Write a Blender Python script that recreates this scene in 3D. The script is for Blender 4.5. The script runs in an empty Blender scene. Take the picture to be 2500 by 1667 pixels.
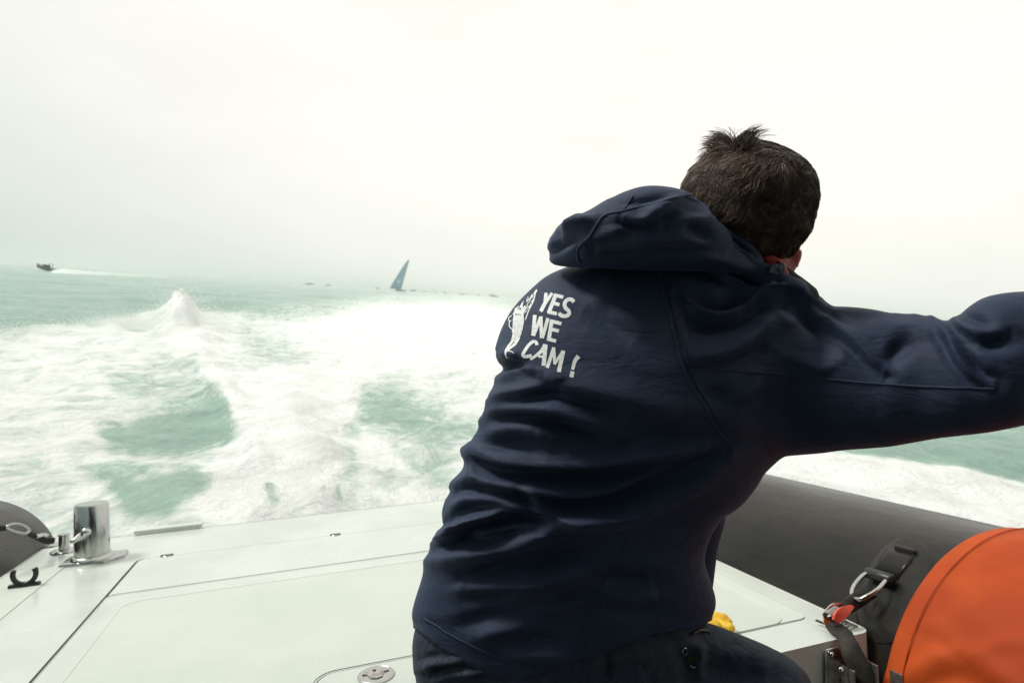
import bpy, bmesh, math, random
import numpy as np
from mathutils import Vector, Matrix
from mathutils.bvhtree import BVHTree
import openvdb as vdb
random.seed(4); rng = np.random.default_rng(4)
scene = bpy.context.scene
col = scene.collection

# ------------------------------------------------------------------ camera, world, sun, exposure
F = 1500.0; CX, CY = 1250.0, 833.5
CAMH = 1.5
up_c = np.array([.064, 1, 110 / 1500.]); up_c /= np.linalg.norm(up_c)
yw = np.array([0, 0, -1.]); yw -= up_c * yw.dot(up_c); yw /= np.linalg.norm(yw)
xw = np.cross(yw, up_c)
C2W = np.array([xw, yw, up_c])            # camera vector -> world vector
CAM = np.array([0, 0, CAMH])
cam = bpy.data.objects.new('camera', bpy.data.cameras.new('camera')); col.objects.link(cam)
cam.data.sensor_width = 36; cam.data.lens = F / 2500 * 36
cam.data.clip_start = 0.05; cam.data.clip_end = 30000
M = Matrix([list(C2W[i]) + [CAM[i]] for i in range(3)] + [[0, 0, 0, 1]])
cam.matrix_world = M
scene.camera = cam
cam.data.dof.use_dof = True; cam.data.dof.focus_distance = 0.95; cam.data.dof.aperture_fstop = 8

SUN_EL, SUN_AZ = math.radians(50), math.radians(-84)     # azimuth from +Y towards +X
world = bpy.data.worlds.new('World'); scene.world = world; world.use_nodes = True
nt = world.node_tree; nt.nodes.clear()
def N(t, **k):
    n = nt.nodes.new(t)
    for a, b in k.items(): setattr(n, a, b)
    return n
out = N('ShaderNodeOutputWorld'); bg = N('ShaderNodeBackground')
sky = N('ShaderNodeTexSky', sky_type='NISHITA'); sky.sun_disc = False
sky.sun_elevation = SUN_EL; sky.sun_rotation = SUN_AZ; sky.air_density = 2.0; sky.dust_density = 5.0
tc = N('ShaderNodeTexCoord')
# thin bright overcast: cloud sheet laid over the clear sky, brightest where the sun stands behind it
sd = (math.cos(SUN_EL) * math.sin(math.radians(24)), math.cos(SUN_EL) * math.cos(math.radians(24)), math.sin(SUN_EL))
dot = N('ShaderNodeVectorMath', operation='DOT_PRODUCT'); dot.inputs[1].default_value = sd
nrm = N('ShaderNodeVectorMath', operation='NORMALIZE')
nt.links.new(tc.outputs['Generated'], nrm.inputs[0]); nt.links.new(nrm.outputs[0], dot.inputs[0])
ramp = N('ShaderNodeValToRGB')
e = ramp.color_ramp; e.elements[0].position = 0.0; e.elements[0].color = (.22, .30, .30, 1)
e.elements[1].position = 1.0; e.elements[1].color = (1.1, 1.07, .98, 1)
for p, c in ((.42, (.60, .73, .63, 1)), (.54, (.80, .84, .78, 1)), (.65, (.97, .96, .91, 1)), (.78, (1.03, 1.01, .94, 1))):
    q = e.elements.new(p); q.color = c
mr = N('ShaderNodeMapRange'); mr.inputs['From Min'].default_value = -.35; mr.inputs['From Max'].default_value = 1
nt.links.new(dot.outputs['Value'], mr.inputs['Value']); nt.links.new(mr.outputs[0], ramp.inputs['Fac'])
nz = N('ShaderNodeTexNoise'); nz.inputs['Scale'].default_value = 1.6; nz.inputs['Detail'].default_value = 5; nz.inputs['Roughness'].default_value = .55
mp = N('ShaderNodeMapping'); mp.inputs['Scale'].default_value = (1, 1, 3.2)
nt.links.new(nrm.outputs[0], mp.inputs['Vector']); nt.links.new(mp.outputs[0], nz.inputs['Vector'])
mr2 = N('ShaderNodeMapRange'); mr2.inputs['From Min'].default_value = .3; mr2.inputs['From Max'].default_value = .7
mr2.inputs['To Min'].default_value = .93; mr2.inputs['To Max'].default_value = 1.05
nt.links.new(nz.outputs['Fac'], mr2.inputs['Value'])
vm = N('ShaderNodeVectorMath', operation='SCALE'); nt.links.new(ramp.outputs['Color'], vm.inputs[0]); nt.links.new(mr2.outputs[0], vm.inputs['Scale'])
sc2 = N('ShaderNodeVectorMath', operation='SCALE'); nt.links.new(vm.outputs[0], sc2.inputs[0]); sc2.inputs['Scale'].default_value = 10.0
mx = N('ShaderNodeMix', data_type='RGBA'); mx.inputs['Factor'].default_value = .96
nt.links.new(sky.outputs[0], mx.inputs['A']); nt.links.new(sc2.outputs[0], mx.inputs['B'])
nt.links.new(mx.outputs['Result'], bg.inputs['Color']); bg.inputs['Strength'].default_value = 0.076
nt.links.new(bg.outputs[0], out.inputs[0])

sl = bpy.data.lights.new('sun', 'SUN'); sl.energy = 2.0; sl.angle = math.radians(14); sl.color = (1, .97, .91)
so = bpy.data.objects.new('sun', sl); col.objects.link(so)
sv = Vector((math.cos(SUN_EL) * math.sin(SUN_AZ), math.cos(SUN_EL) * math.cos(SUN_AZ), math.sin(SUN_EL)))
so.rotation_euler = sv.to_track_quat('Z', 'Y').to_euler()
vs = scene.view_settings; vs.view_transform = 'Standard'; vs.look = 'None'; vs.gamma = 1; vs.exposure = 0.42
vs.use_curve_mapping = False
scene.cycles.max_bounces = 8; scene.cycles.volume_bounces = 1

# ------------------------------------------------------------------ helpers
def ray(px, py):                       # depth-1 ray in world axes
    v = np.stack([(np.asarray(px, float) - CX) / F, -(np.asarray(py, float) - CY) / F, -np.ones(np.shape(px))], -1)
    return v @ C2W.T
def W(px, py, d):
    return CAM + ray(px, py) * np.asarray(d)[..., None]
def project(v):
    c = (np.asarray(v) - CAM) @ C2W
    d = -c[..., 2]
    return CX + F * c[..., 0] / d, CY - F * c[..., 1] / d, d

MATRIX = {}
def mk(name, v, f, mat, parent=None, smooth=True, world_space=False, auto=None):
    v = np.asarray(v, float)
    if parent is not None and world_space:
        mi = np.array(MATRIX[parent.name].inverted()); v = v @ mi[:3, :3].T + mi[:3, 3]
    me = bpy.data.meshes.new(name)
    if isinstance(f, np.ndarray):
        me.vertices.add(len(v)); me.vertices.foreach_set('co', v.astype(np.float32).ravel())
        me.loops.add(f.size); me.loops.foreach_set('vertex_index', f.astype(np.int32).ravel())
        me.polygons.add(len(f)); me.polygons.foreach_set('loop_start', np.arange(0, f.size, f.shape[1], dtype=np.int32))
        me.update(calc_edges=True)
    else:
        me.from_pydata([tuple(x) for x in v], [], [tuple(x) for x in f])
    if mat is not None: me.materials.append(mat)
    if smooth: me.shade_smooth()
    if auto is not None:
        me.set_sharp_from_angle(angle=math.radians(auto))
    o = bpy.data.objects.new(name, me); col.objects.link(o)
    if parent is not None:
        o.parent = parent; MATRIX[o.name] = MATRIX[parent.name]
    return o
def empty(name, matrix, label=None, cat=None, group=None):
    o = bpy.data.objects.new(name, None); col.objects.link(o); o.matrix_world = matrix
    o.empty_display_size = .1
    MATRIX[o.name] = matrix.copy()
    if label: tag(o, label, cat, group)
    return o
def tag(o, label, cat, group=None):
    o['label'] = label; o['category'] = cat
    if group: o['group'] = group
    return o

def box(x0, x1, y0, y1, z0, z1, bev=0.0, seg=2):
    bm = bmesh.new(); r = bmesh.ops.create_cube(bm, size=1)
    for v in bm.verts:
        v.co = Vector(((x0 + x1) / 2 + v.co.x * (x1 - x0), (y0 + y1) / 2 + v.co.y * (y1 - y0), (z0 + z1) / 2 + v.co.z * (z1 - z0)))
    if bev: bmesh.ops.bevel(bm, geom=bm.edges[:], offset=bev, segments=seg, profile=.7, affect='EDGES')
    bm.verts.index_update()
    v = np.array([q.co[:] for q in bm.verts]); f = [[q.index for q in p.verts] for p in bm.faces]; bm.free()
    return v, f
def join(parts):
    V, Fc, n = [], [], 0
    for v, f in parts:
        V.append(np.asarray(v, float)); Fc += [[i + n for i in p] for p in f]; n += len(v)
    return np.concatenate(V), Fc
def tube(pts, r, seg=10, closed=False, cap=True):
    P = np.asarray(pts, float); n = len(P); r = np.broadcast_to(np.asarray(r, float), (n,))
    T = np.roll(P, -1, 0) - np.roll(P, 1, 0) if closed else np.gradient(P, axis=0)
    T /= np.linalg.norm(T, axis=1)[:, None]
    ref = np.array([0, 0, 1.]) if abs(T[0][2]) < .9 else np.array([1., 0, 0])
    u = np.cross(T[0], ref); u /= np.linalg.norm(u); V = []
    for i in range(n):
        u = u - T[i] * u.dot(T[i]); u /= np.linalg.norm(u); w = np.cross(T[i], u)
        a = np.linspace(0, 2 * np.pi, seg, endpoint=False)
        V.append(P[i] + r[i] * (np.cos(a)[:, None] * u + np.sin(a)[:, None] * w))
    V = np.concatenate(V); fc = []
    m = n if closed else n - 1
    for i in range(m):
        for j in range(seg):
            a, b = i * seg + j, i * seg + (j + 1) % seg; c = ((i + 1) % n) * seg
            fc.append([a, b, c + (j + 1) % seg, c + j])
    if cap and not closed:
        fc.append(list(range(seg))[::-1]); fc.append([(n - 1) * seg + j for j in range(seg)])
    return V, fc
def lathe(prof, c=(0, 0, 0), seg=32):            # prof: (r,z); about local Z
    V = []; fc = []
    for r, z in prof:
        a = np.linspace(0, 2 * np.pi, seg, endpoint=False)
        V += [(c[0] + r * math.cos(t), c[1] + r * math.sin(t), c[2] + z) for t in a]
    for i in range(len(prof) - 1):
        for j in range(seg):
            fc.append([i * seg + j, i * seg + (j + 1) % seg, (i + 1) * seg + (j + 1) % seg, (i + 1) * seg + j])
    fc.append([j for j in range(seg)][::-1]); fc.append([(len(prof) - 1) * seg + j for j in range(seg)])
    return np.array(V), fc
def prism(poly, z0, z1, bev=.002):               # plan outline -> plate
    bm = bmesh.new(); vs_ = [bm.verts.new((x, y, z0)) for x, y in poly]
    f = bm.faces.new(vs_); f.normal_update()
    if f.normal.z > 0: f.normal_flip()
    r = bmesh.ops.extrude_face_region(bm, geom=[f])
    for q in r['geom']:
        if isinstance(q, bmesh.types.BMVert): q.co.z = z1
    if bev:
        ed = [q for q in bm.edges if q.verts[0].co.z > (z0 + z1) / 2 and q.verts[1].co.z > (z0 + z1) / 2]
        bmesh.ops.bevel(bm, geom=ed, offset=bev, segments=2, profile=.6, affect='EDGES')
    bmesh.ops.recalc_face_normals(bm, faces=bm.faces[:])
    bm.verts.index_update()
    v = np.array([q.co[:] for q in bm.verts]); fc = [[q.index for q in p.verts] for p in bm.faces]; bm.free()
    return v, fc
def rrect(x0, x1, y0, y1, r, seg=6):
    P = []
    for cx_, cy_, a0 in ((x1 - r, y1 - r, 0), (x0 + r, y1 - r, 90), (x0 + r, y0 + r, 180), (x1 - r, y0 + r, 270)):
        for k in range(seg + 1):
            a = math.radians(a0 + 90 * k / seg); P.append((cx_ + r * math.cos(a), cy_ + r * math.sin(a)))
    return P
def ring_plate(outer, inner, z0, z1, lip=.0):
    # plate with a hole: outer/inner as (x0,x1,y0,y1,r)
    ci = ((inner[0] + inner[1]) / 2, (inner[2] + inner[3]) / 2)
    po, pi_ = rrect(*outer, seg=8), rrect(*inner, seg=8)
    n = len(po); V = []
    for P in (po, pi_):
        V += [(x, y, z1) for x, y in P]; V += [(x, y, z0) for x, y in P]
    fc = []
    for j in range(n):
        k = (j + 1) % n
        fc.append([j, k, 2 * n + k, 2 * n + j][::-1])        # top
        fc.append([n + j, n + k, k, j])                      # outer wall
        fc.append([2 * n + j, 2 * n + k, 3 * n + k, 3 * n + j])
    return np.array(V), fc

# ------------------------------------------------------------------ materials
def mat(name, color, rough=.5, metal=0, **kw):
    m = bpy.data.materials.new(name); m.use_nodes = True
    b = m.node_tree.nodes['Principled BSDF']
    b.inputs['Base Color'].default_value = (*color, 1); b.inputs['Roughness'].default_value = rough; b.inputs['Metallic'].default_value = metal
    for k, v in kw.items(): b.inputs[k.replace('_', ' ')].default_value = v
    return m
def nodes(m): return m.node_tree, m.node_tree.nodes['Principled BSDF']
def noise_node(t, scale, detail=4, rough=.5, dist=0, vec=None, mscale=None, coord='Object'):
    n = t.nodes.new('ShaderNodeTexNoise'); n.inputs['Scale'].default_value = scale; n.inputs['Detail'].default_value = detail
    n.inputs['Roughness'].default_value = rough; n.inputs['Distortion'].default_value = dist
    c = t.nodes.new('ShaderNodeTexCoord'); src = c.outputs[coord]
    if mscale:
        mp_ = t.nodes.new('ShaderNodeMapping'); mp_.inputs['Scale'].default_value = mscale
        t.links.new(src, mp_.inputs[0]); src = mp_.outputs[0]
    t.links.new(src, n.inputs['Vector']); return n
def remap(t, sock, a, b, c, d, smooth=True):
    r = t.nodes.new('ShaderNodeMapRange'); r.interpolation_type = 'SMOOTHSTEP' if smooth else 'LINEAR'
    for k, v in zip(('From Min', 'From Max', 'To Min', 'To Max'), (a, b, c, d)): r.inputs[k].default_value = v
    t.links.new(sock, r.inputs['Value']); return r.outputs[0]
def bump(t, b, sock, dist, strength=1, prev=None):
    n = t.nodes.new('ShaderNodeBump'); n.inputs['Distance'].default_value = dist; n.inputs['Strength'].default_value = strength
    t.links.new(sock, n.inputs['Height'])
    if prev: t.links.new(prev, n.inputs['Normal'])
    t.links.new(n.outputs[0], b.inputs['Normal']); return n.outputs[0]
def vary(m, c1, c2, scale, detail=5, lo=.35, hi=.65, mscale=None):
    t, b = nodes(m); n = noise_node(t, scale, detail, .6, mscale=mscale)
    mix = t.nodes.new('ShaderNodeMix'); mix.data_type = 'RGBA'
    mix.inputs['A'].default_value = (*c1, 1); mix.inputs['B'].default_value = (*c2, 1)
    t.links.new(remap(t, n.outputs['Fac'], lo, hi, 0, 1), mix.inputs['Factor'])
    t.links.new(mix.outputs['Result'], b.inputs['Base Color']); return mix

m_fab = mat('navy_softshell', (.020, .030, .062), .70, Sheen_Weight=.05, Sheen_Roughness=.45, Specular_IOR_Level=.34)
vary(m_fab, (.016, .028, .062), (.024, .039, .080), 9)
t, b = nodes(m_fab); p1 = bump(t, b, noise_node(t, 900, 2, .6).outputs['Fac'], .0004, .5)
p1 = bump(t, b, noise_node(t, 34, 4, .6, mscale=(1, 1, 2.2)).outputs['Fac'], .0022, .45, p1)
rn = noise_node(t, 11, 5, .55, 1.2, mscale=(1, 1, 2.6)); ab = t.nodes.new('ShaderNodeMath'); ab.operation = 'SUBTRACT'; t.links.new(rn.outputs['Fac'], ab.inputs[0]); ab.inputs[1].default_value = .5
ab2 = t.nodes.new('ShaderNodeMath'); ab2.operation = 'ABSOLUTE'; t.links.new(ab.outputs[0], ab2.inputs[0]); bump(t, b, remap(t, ab2.outputs[0], 0, .16, 1, 0), .0014, .35, p1)
t_sh = b.inputs['Sheen Tint']; t_sh.default_value = (.55, .65, 1, 1)
m_trs = mat('dark_trousers', (.016, .022, .034), .8)
t, b = nodes(m_trs); p1 = bump(t, b, noise_node(t, 260, 3, .6, mscale=(1, 1, .35)).outputs['Fac'], .001, .8)
bump(t, b, noise_node(t, 16, 4, .55, 1.0).outputs['Fac'], .012, .8, p1); vary(m_trs, (.012, .020, .038), (.026, .040, .068), 60, lo=.3, hi=.75)
m_print = mat('white_print', (.78, .80, .78), .6); vary(m_print, (.70, .73, .72), (.88, .90, .89), 220)
m_hair = mat('brown_hair', (.05, .035, .027), .45, Specular_IOR_Level=.45)
t, b = nodes(m_hair); at = t.nodes.new('ShaderNodeAttribute'); at.attribute_name = 'tone'
rp = t.nodes.new('ShaderNodeValToRGB'); rp.color_ramp.elements[0].color = (.016, .011, .009, 1); rp.color_ramp.elements[1].color = (.58, .43, .33, 1)
q = rp.color_ramp.elements.new(.6); q.color = (.135, .082, .056, 1)
t.links.new(at.outputs['Fac'], rp.inputs['Fac']); t.links.new(rp.outputs['Color'], b.inputs['Base Color'])
m_skin = mat('backlit_red_skin', (.46, .09, .06), .5, Subsurface_Weight=.35, Subsurface_Scale=.01)
m_skin.node_tree.nodes['Principled BSDF'].inputs['Subsurface Radius'].default_value = (1, .25, .15)
vary(m_skin, (.40, .032, .026), (.48, .06, .045), 40)  # red of the backlit ear is put into the skin's base colour
m_red = mat('red_lining', (.55, .045, .03), .7); vary(m_red, (.5, .04, .03), (.62, .07, .04), 80)
m_blk = mat('black_webbing', (.012, .012, .012), .75); t, b = nodes(m_blk); bump(t, b, noise_node(t, 400, 2).outputs['Fac'], .0008, .8)
vary(m_blk, (.010, .010, .010), (.035, .028, .018), 45)
m_rubber = mat('black_rubber', (.010, .011, .012), .4); vary(m_rubber, (.008, .009, .010), (.018, .018, .018), 30)
m_steel = mat('stainless_steel', (.50, .50, .48), .16, 1)
t, b = nodes(m_steel); t.links.new(remap(t, noise_node(t, 30, 5, .7, mscale=(1, 1, .2)).outputs['Fac'], .35, .7, .10, .32), b.inputs['Roughness'])
m_alu = mat('worn_bracket_steel', (.42, .41, .37), .35, .9); vary(m_alu, (.32, .30, .27), (.55, .53, .5), 60)
m_gel = mat('white_gelcoat', (.60, .635, .59), .22, Coat_Weight=.3, Coat_Roughness=.08)
vary(m_gel, (.50, .545, .505), (.57, .605, .56), 3, 9)
t, b = nodes(m_gel); t.links.new(remap(t, noise_node(t, 6, 8, .65, .6).outputs['Fac'], .35, .65, .14, .30), b.inputs['Roughness'])
t, b = nodes(m_gel); b.inputs['Coat Weight'].default_value = .0
m_non = mat('nonskid_gelcoat', (.68, .72, .66), .5); vary(m_non, (.505, .555, .505), (.55, .59, .54), 3, 9)
t, b = nodes(m_non); wv = t.nodes.new('ShaderNodeTexWave'); wv.inputs['Scale'].default_value = 120; wv.inputs['Distortion'].default_value = .6; wv.inputs['Detail'].default_value = 1
wv.bands_direction = 'X'
tcn = t.nodes.new('ShaderNodeTexCoord'); t.links.new(tcn.outputs['Object'], wv.inputs['Vector'])
p1 = bump(t, b, wv.outputs['Fac'], .0010, .3); bump(t, b, noise_node(t, 300, 2).outputs['Fac'], .0008, .4, p1)
m_gap = mat('grey_sealant', (.06, .07, .075), .6); vary(m_gap, (.04, .05, .055), (.09, .1, .1), 20)
m_tube = mat('black_coated_fabric', (.014, .013, .013), .3, Specular_IOR_Level=.24)
t, b = nodes(m_tube); vary(m_tube, (.008, .009, .009), (.030, .024, .019), 4, 8, mscale=(1, .35, 1))
t.links.new(remap(t, noise_node(t, 7, 6, .6, mscale=(1, .25, 1)).outputs['Fac'], .3, .7, .20, .34), b.inputs['Roughness'])
p1 = bump(t, b, noise_node(t, 260, 3).outputs['Fac'], .0006, .5); bump(t, b, noise_node(t, 14, 4, .55, mscale=(1, .35, 1)).outputs['Fac'], .006, .45, p1)
m_org = mat('orange_coated_fabric', (.62, .105, .022), .7, Specular_IOR_Level=.22)
vary(m_org, (.36, .046, .007), (.47, .072, .010), 3.2, 9, .38, .6)
t, b = nodes(m_org); p1 = bump(t, b, noise_node(t, 90, 4, .6, mscale=(1, 2.5, 1)).outputs['Fac'], .0012, .6); bump(t, b, noise_node(t, 5, 3, .5).outputs['Fac'], .02, .6, p1)
m_orgp = mat('orange_painted_plastic', (.72, .10, .06), .35); vary(m_orgp, (.65, .08, .05), (.78, .14, .09), 90)
m_yel = mat('yellow_rubber_glove', (.72, .45, .01), .5, Subsurface_Weight=.1); vary(m_yel, (.62, .36, .008), (.78, .52, .02), 60)
t, b = nodes(m_yel); bump(t, b, noise_node(t, 120, 4).outputs['Fac'], .002, .6)

# ------------------------------------------------------------------ sea
def h2(ix, iy, s):
    n = (ix.astype(np.int64) * 374761393 + iy.astype(np.int64) * 668265263 + s * 1442695041) & 0x7fffffff
    n = ((n ^ (n >> 13)) * 1274126177) & 0x7fffffff
    return ((n ^ (n >> 16)) & 0xffff) / 65535.0
def vnoise(x, y, s=0):
    ix, iy = np.floor(x), np.floor(y); fx, fy = x - ix, y - iy
    u, v = fx * fx * fx * (fx * (fx * 6 - 15) + 10), fy * fy * fy * (fy * (fy * 6 - 15) + 10)
    a, b_, c, d = h2(ix, iy, s), h2(ix + 1, iy, s), h2(ix, iy + 1, s), h2(ix + 1, iy + 1, s)
    return (a + (b_ - a) * u) * (1 - v) + (c + (d - c) * u) * v - .5
def fbm(x, y, o=5, s=0, g=.5):
    r = 0; a = 1
    for k in range(o):
        r = r + a * vnoise(x * 2 ** k + 17.3 * k, y * 2 ** k - 9.1 * k, s + k); a *= g
    return r
def sm(x, a, b_):
    t_ = np.clip((x - a) / (b_ - a), 0, 1); return t_ * t_ * (3 - 2 * t_)
def poly_sd(px, py, poly):
    P = np.array(poly, float); d = np.full(px.shape, 1e18); ins = np.zeros(px.shape, bool)
    for i in range(len(P)):
        a, b_ = P[i - 1], P[i]; ab = b_ - a
        t_ = np.clip(((px - a[0]) * ab[0] + (py - a[1]) * ab[1]) / (ab @ ab), 0, 1)
        d = np.minimum(d, (px - a[0] - t_ * ab[0]) ** 2 + (py - a[1] - t_ * ab[1]) ** 2)
        c = ((a[1] > py) != (b_[1] > py)) & (px < (b_[0] - a[0]) * (py - a[1]) / (b_[1] - a[1] + 1e-12) + a[0]); ins ^= c
    d = np.sqrt(d); return np.where(ins, -d, d)

def cr_sp0(p_): return [tuple(q_) for q_ in p_]
NR, NA = 760, 520
r_ = .5 * (12000 / .5) ** (np.arange(NR) / (NR - 1.))
ang = np.concatenate([np.radians(np.linspace(-62, 62, NA)), np.radians(np.linspace(62, 298, 90)[1:-1])])
NT = len(ang)
RR, AA = np.meshgrid(r_, ang, indexing='ij')
SX, SY = (RR * np.sin(AA)).ravel(), (RR * np.cos(AA)).ravel()
flat = np.stack([SX, SY, 0 * SX], 1)
px, py, dd = project(flat)
front = dd > .6
px = np.where(front, px, -3000); py = np.where(front, py, 3000)
hz = 723.5 + .064 * (px - 1250)                    # horizon row
dist = np.hypot(SX, SY)
# foam laid on the water: outer edges of the wake on either side
wob = 10 * fbm(px / 60, py / 60, 3, 5) * sm(py - hz, 10, 90)
edge = np.interp(px, [-600, 0, 150, 200, 290, 330, 400, 430, 470, 600, 700, 850, 950, 1100, 1300, 1700, 2050, 2100, 2250, 2400, 2500, 3200],
                 [900, 812, 800, 790, 785, 772, 765, 762, 758, 752, 744, 727, 716, 716, 724, 780, 1085, 1100, 1118, 1132, 1148, 1300])
soft = 7 + .07 * np.clip(py - hz, 0, 400)
inside = sm(py + wob - edge, -soft, soft)
sc_ = 1 / 2.138
def PP(L): return [(a * sc_, 740 + b_ * sc_) for a, b_ in L]
D = .61 * inside
def blob(poly, amp, softness=28):
    global D
    s_ = poly_sd(px + 14 * fbm(px / 45, py / 45, 3, 11), py + 10 * fbm(px / 45, py / 45, 3, 23), poly)
    D = D + amp * sm(-s_, -softness, softness) * inside
blob(PP([(540, 610), (700, 540), (860, 490), (1100, 410), (1190, 470), (1240, 560), (1230, 640), (1000, 700), (800, 730), (600, 710)]), -.46, 42)
blob(PP([(430, 820), (640, 835), (850, 870), (1020, 840), (1060, 900), (950, 1000), (880, 1070), (700, 1070), (620, 980), (560, 900)]), -.42, 42)
blob(PP([(560, 330), (800, 330), (1060, 300), (1070, 390), (850, 430), (600, 420)]), -.22, 30)
blob(PP([(1850, 600), (1890, 440), (2040, 390), (2200, 480), (2400, 560), (2700, 640), (2352, 690), (2150, 680), (2000, 640)]), -.32, 46)
blob(PP([(1780, 760), (2050, 740), (2320, 760), (2360, 850), (2300, 1000), (2050, 1020), (1850, 920)]), -.28, 46)
blob(PP([(1250, 90), (1500, 130), (1600, 300), (1420, 330), (1250, 240)]), -.16, 30)
blob(PP([(1660, 960), (1760, 960), (1800, 1080), (1700, 1110)]), -.30, 14)
blob(PP([(1380, 990), (1470, 980), (1480, 1110), (1390, 1110)]), -.26, 14)
blob(PP([(0, 780), (250, 790), (300, 830), (0, 850)]), -.15, 20)
blob(PP([(0, 960), (350, 900), (600, 1020), (600, 1180), (0, 1200)]), -.12, 30)
blob(PP([(860, 0), (1040, 60), (1100, 220), (1240, 440), (1350, 330), (1560, 330), (1850, 330), (1860, 450), (1740, 650), (1735, 1120), (1480, 1120), (1420, 800), (1370, 620), (1230, 560), (1060, 240), (880, 200)]), .55, 24)
blob(PP([(1850, 20), (2500, -20), (2700, 260), (2350, 230), (2050, 300), (1850, 330)]), .30, 75)
blob([(520, 760), (700, 745), (950, 722), (1300, 726), (1300, 840), (900, 850), (640, 830)], .10, 50)
blob(PP([(1900, 620), (2000, 700), (2350, 1000), (2500, 1100), (2100, 1110), (1850, 900)]), .22, 20)
blob([(1850, 1060), (2500, 1140), (3000, 1300), (2500, 1400), (1850, 1250)], .45, 30)
blob([(520, 1120), (620, 1030), (700, 1050), (640, 1290), (470, 1320)], .16, 30)
D = D * (1 - .34 * (1 - sm(py - edge, 0, 60)) * sm(px, 520, 640) * (px < 1500)) - .12 * sm(dist, 12, 45) * inside * (px > 520)
D = np.where(front, D, np.where(dist < 14, .6, 0))
# far trail of the motorboat
u = (px - 120) / 290.
D = np.where((u > 0) & (u < 1) & (np.abs(py - (662 + 14 * u)) < 4), .52 - .25 * u, D)
D = np.clip(D, 0, 1.2)
# heights
near = 1 / (1 + (dist / 900) ** 2)
hgt = .16 * fbm(SX / 3.2 + 5, SY / 2.1, 5, 31) * sm(dist, 1, 9) + .42 * fbm(SX / 14, SY / 9, 3, 41) * sm(dist, 14, 40) * near
hgt += .08 * np.clip(D, 0, 1) * fbm(SX / .55, SY / .8, 4, 51, .5) * sm(dist, 1.2, 4)
s_edge = np.abs(py - edge)
hgt += .22 * np.exp(-(s_edge / 14) ** 2) * inside * sm(px, -200, 60) * (px < 760) * sm(py - hz, 20, 60)
cr = np.array([(440, 792, 40, 22, .50), (462, 805, 62, 26, .30), (400, 798, 36, 15, .25), (490, 795, 60, 20, .2), (300, 800, 60, 12, .15)])
for cx_, cy_, rx, ry, hh in cr: hgt += hh * np.exp(-((px - cx_) / rx) ** 2 - ((py - cy_) / ry) ** 2) * (1 + 1.1 * fbm(SX / .8, SY / 2.2, 4, 61, .62))
jet = np.exp(-((px - (715 + .12 * (py - 1000))) / (62 + .12 * (py - 900))) ** 2) * sm(py, 860, 1000) * front
hgt += jet * (.14 + .05 * fbm(SX / .5, SY / 1.2, 4, 71, .5))
rg_ = cr_sp0([(452, 800), (480, 850), (530, 915), (585, 985), (620, 1060), (640, 1160), (640, 1260)])
dr = np.full(px.shape, 1e9)
for (ax_, ay_), (bx2, by2) in zip(rg_[:-1], rg_[1:]):
    t_ = np.clip(((px - ax_) * (bx2 - ax_) + (py - ay_) * (by2 - ay_)) / ((bx2 - ax_) ** 2 + (by2 - ay_) ** 2), 0, 1); dr = np.minimum(dr, np.hypot(px - ax_ - t_ * (bx2 - ax_), py - ay_ - t_ * (by2 - ay_)))
hgt += .10 * np.exp(-(dr / 34) ** 2) * (1 + 1.3 * fbm(SX / .8, SY / 1.1, 4, 91, .6))
hgt -= .16 * np.exp(-((px - 430) / 190) ** 2 - ((py - 1010) / 70) ** 2)
ftr = np.where((u > -.02) & (u < 1), 1, 0) * np.exp(-((py - (662 + 14 * u)) / 3.) ** 2) * front
hgt += .75 * ftr * (1 - .55 * np.clip(u, 0, 1)) * sm(u, -.02, .12) * (1 + .8 * fbm(SX / 4, SY / 4, 3, 81))
hgt = np.where(dist > 3500, 0, hgt)
sea_v = np.stack([SX, SY, hgt - .04], 1)
i = np.arange(NR - 1)[:, None]; j = np.arange(NT)[None, :]; jn = (j + 1) % NT
sea_f = np.stack([i * NT + j, (i + 1) * NT + j, (i + 1) * NT + jn, i * NT + jn], -1).reshape(-1, 4)[:, ::-1]
m_sea = mat('foaming_sea_water', (.1, .2, .16), .15)
t, b = nodes(m_sea); b.inputs['IOR'].default_value = 1.33
at = t.nodes.new('ShaderNodeAttribute'); at.attribute_name = 'foam'
n1 = noise_node(t, 2.1, 9, .68, 1.3, mscale=(1, .55, 1)); n2 = noise_node(t, 9, 8, .72, .8, mscale=(1, .6, 1))
ad = t.nodes.new('ShaderNodeMath'); ad.operation = 'MULTIPLY_ADD'; t.links.new(n2.outputs['Fac'], ad.inputs[0]); ad.inputs[1].default_value = .58; t.links.new(n1.outputs['Fac'], ad.inputs[2])
ad2 = t.nodes.new('ShaderNodeMath'); ad2.operation = 'ADD'; t.links.new(ad.outputs[0], ad2.inputs[0]); t.links.new(at.outputs['Fac'], ad2.inputs[1])
fm = remap(t, ad2.outputs[0], 1.06, 1.50, 0, 1)
# aerated water under thin foam is paler
wc = t.nodes.new('ShaderNodeMix'); wc.data_type = 'RGBA'; wc.inputs['A'].default_value = (.20, .36, .29, 1); wc.inputs['B'].default_value = (.38, .53, .45, 1)
t.links.new(remap(t, ad2.outputs[0], .60, 1.25, 0, 1), wc.inputs['Factor'])
fc_ = t.nodes.new('ShaderNodeMix'); fc_.data_type = 'RGBA'; fc_.inputs['B'].default_value = (.88, .885, .87, 1)
t.links.new(wc.outputs['Result'], fc_.inputs['A']); t.links.new(fm, fc_.inputs['Factor'])
t.links.new(fc_.outputs['Result'], b.inputs['Base Color']); t.links.new(remap(t, fm, 0, 1, .14, .85, False), b.inputs['Roughness'])
w1 = noise_node(t, 1.6, 9, .66, .5, mscale=(.7, 1, 1)); p1 = bump(t, b, w1.outputs['Fac'], .20, .9); bump(t, b, ad2.outputs[0], .09, .7, p1)
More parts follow.
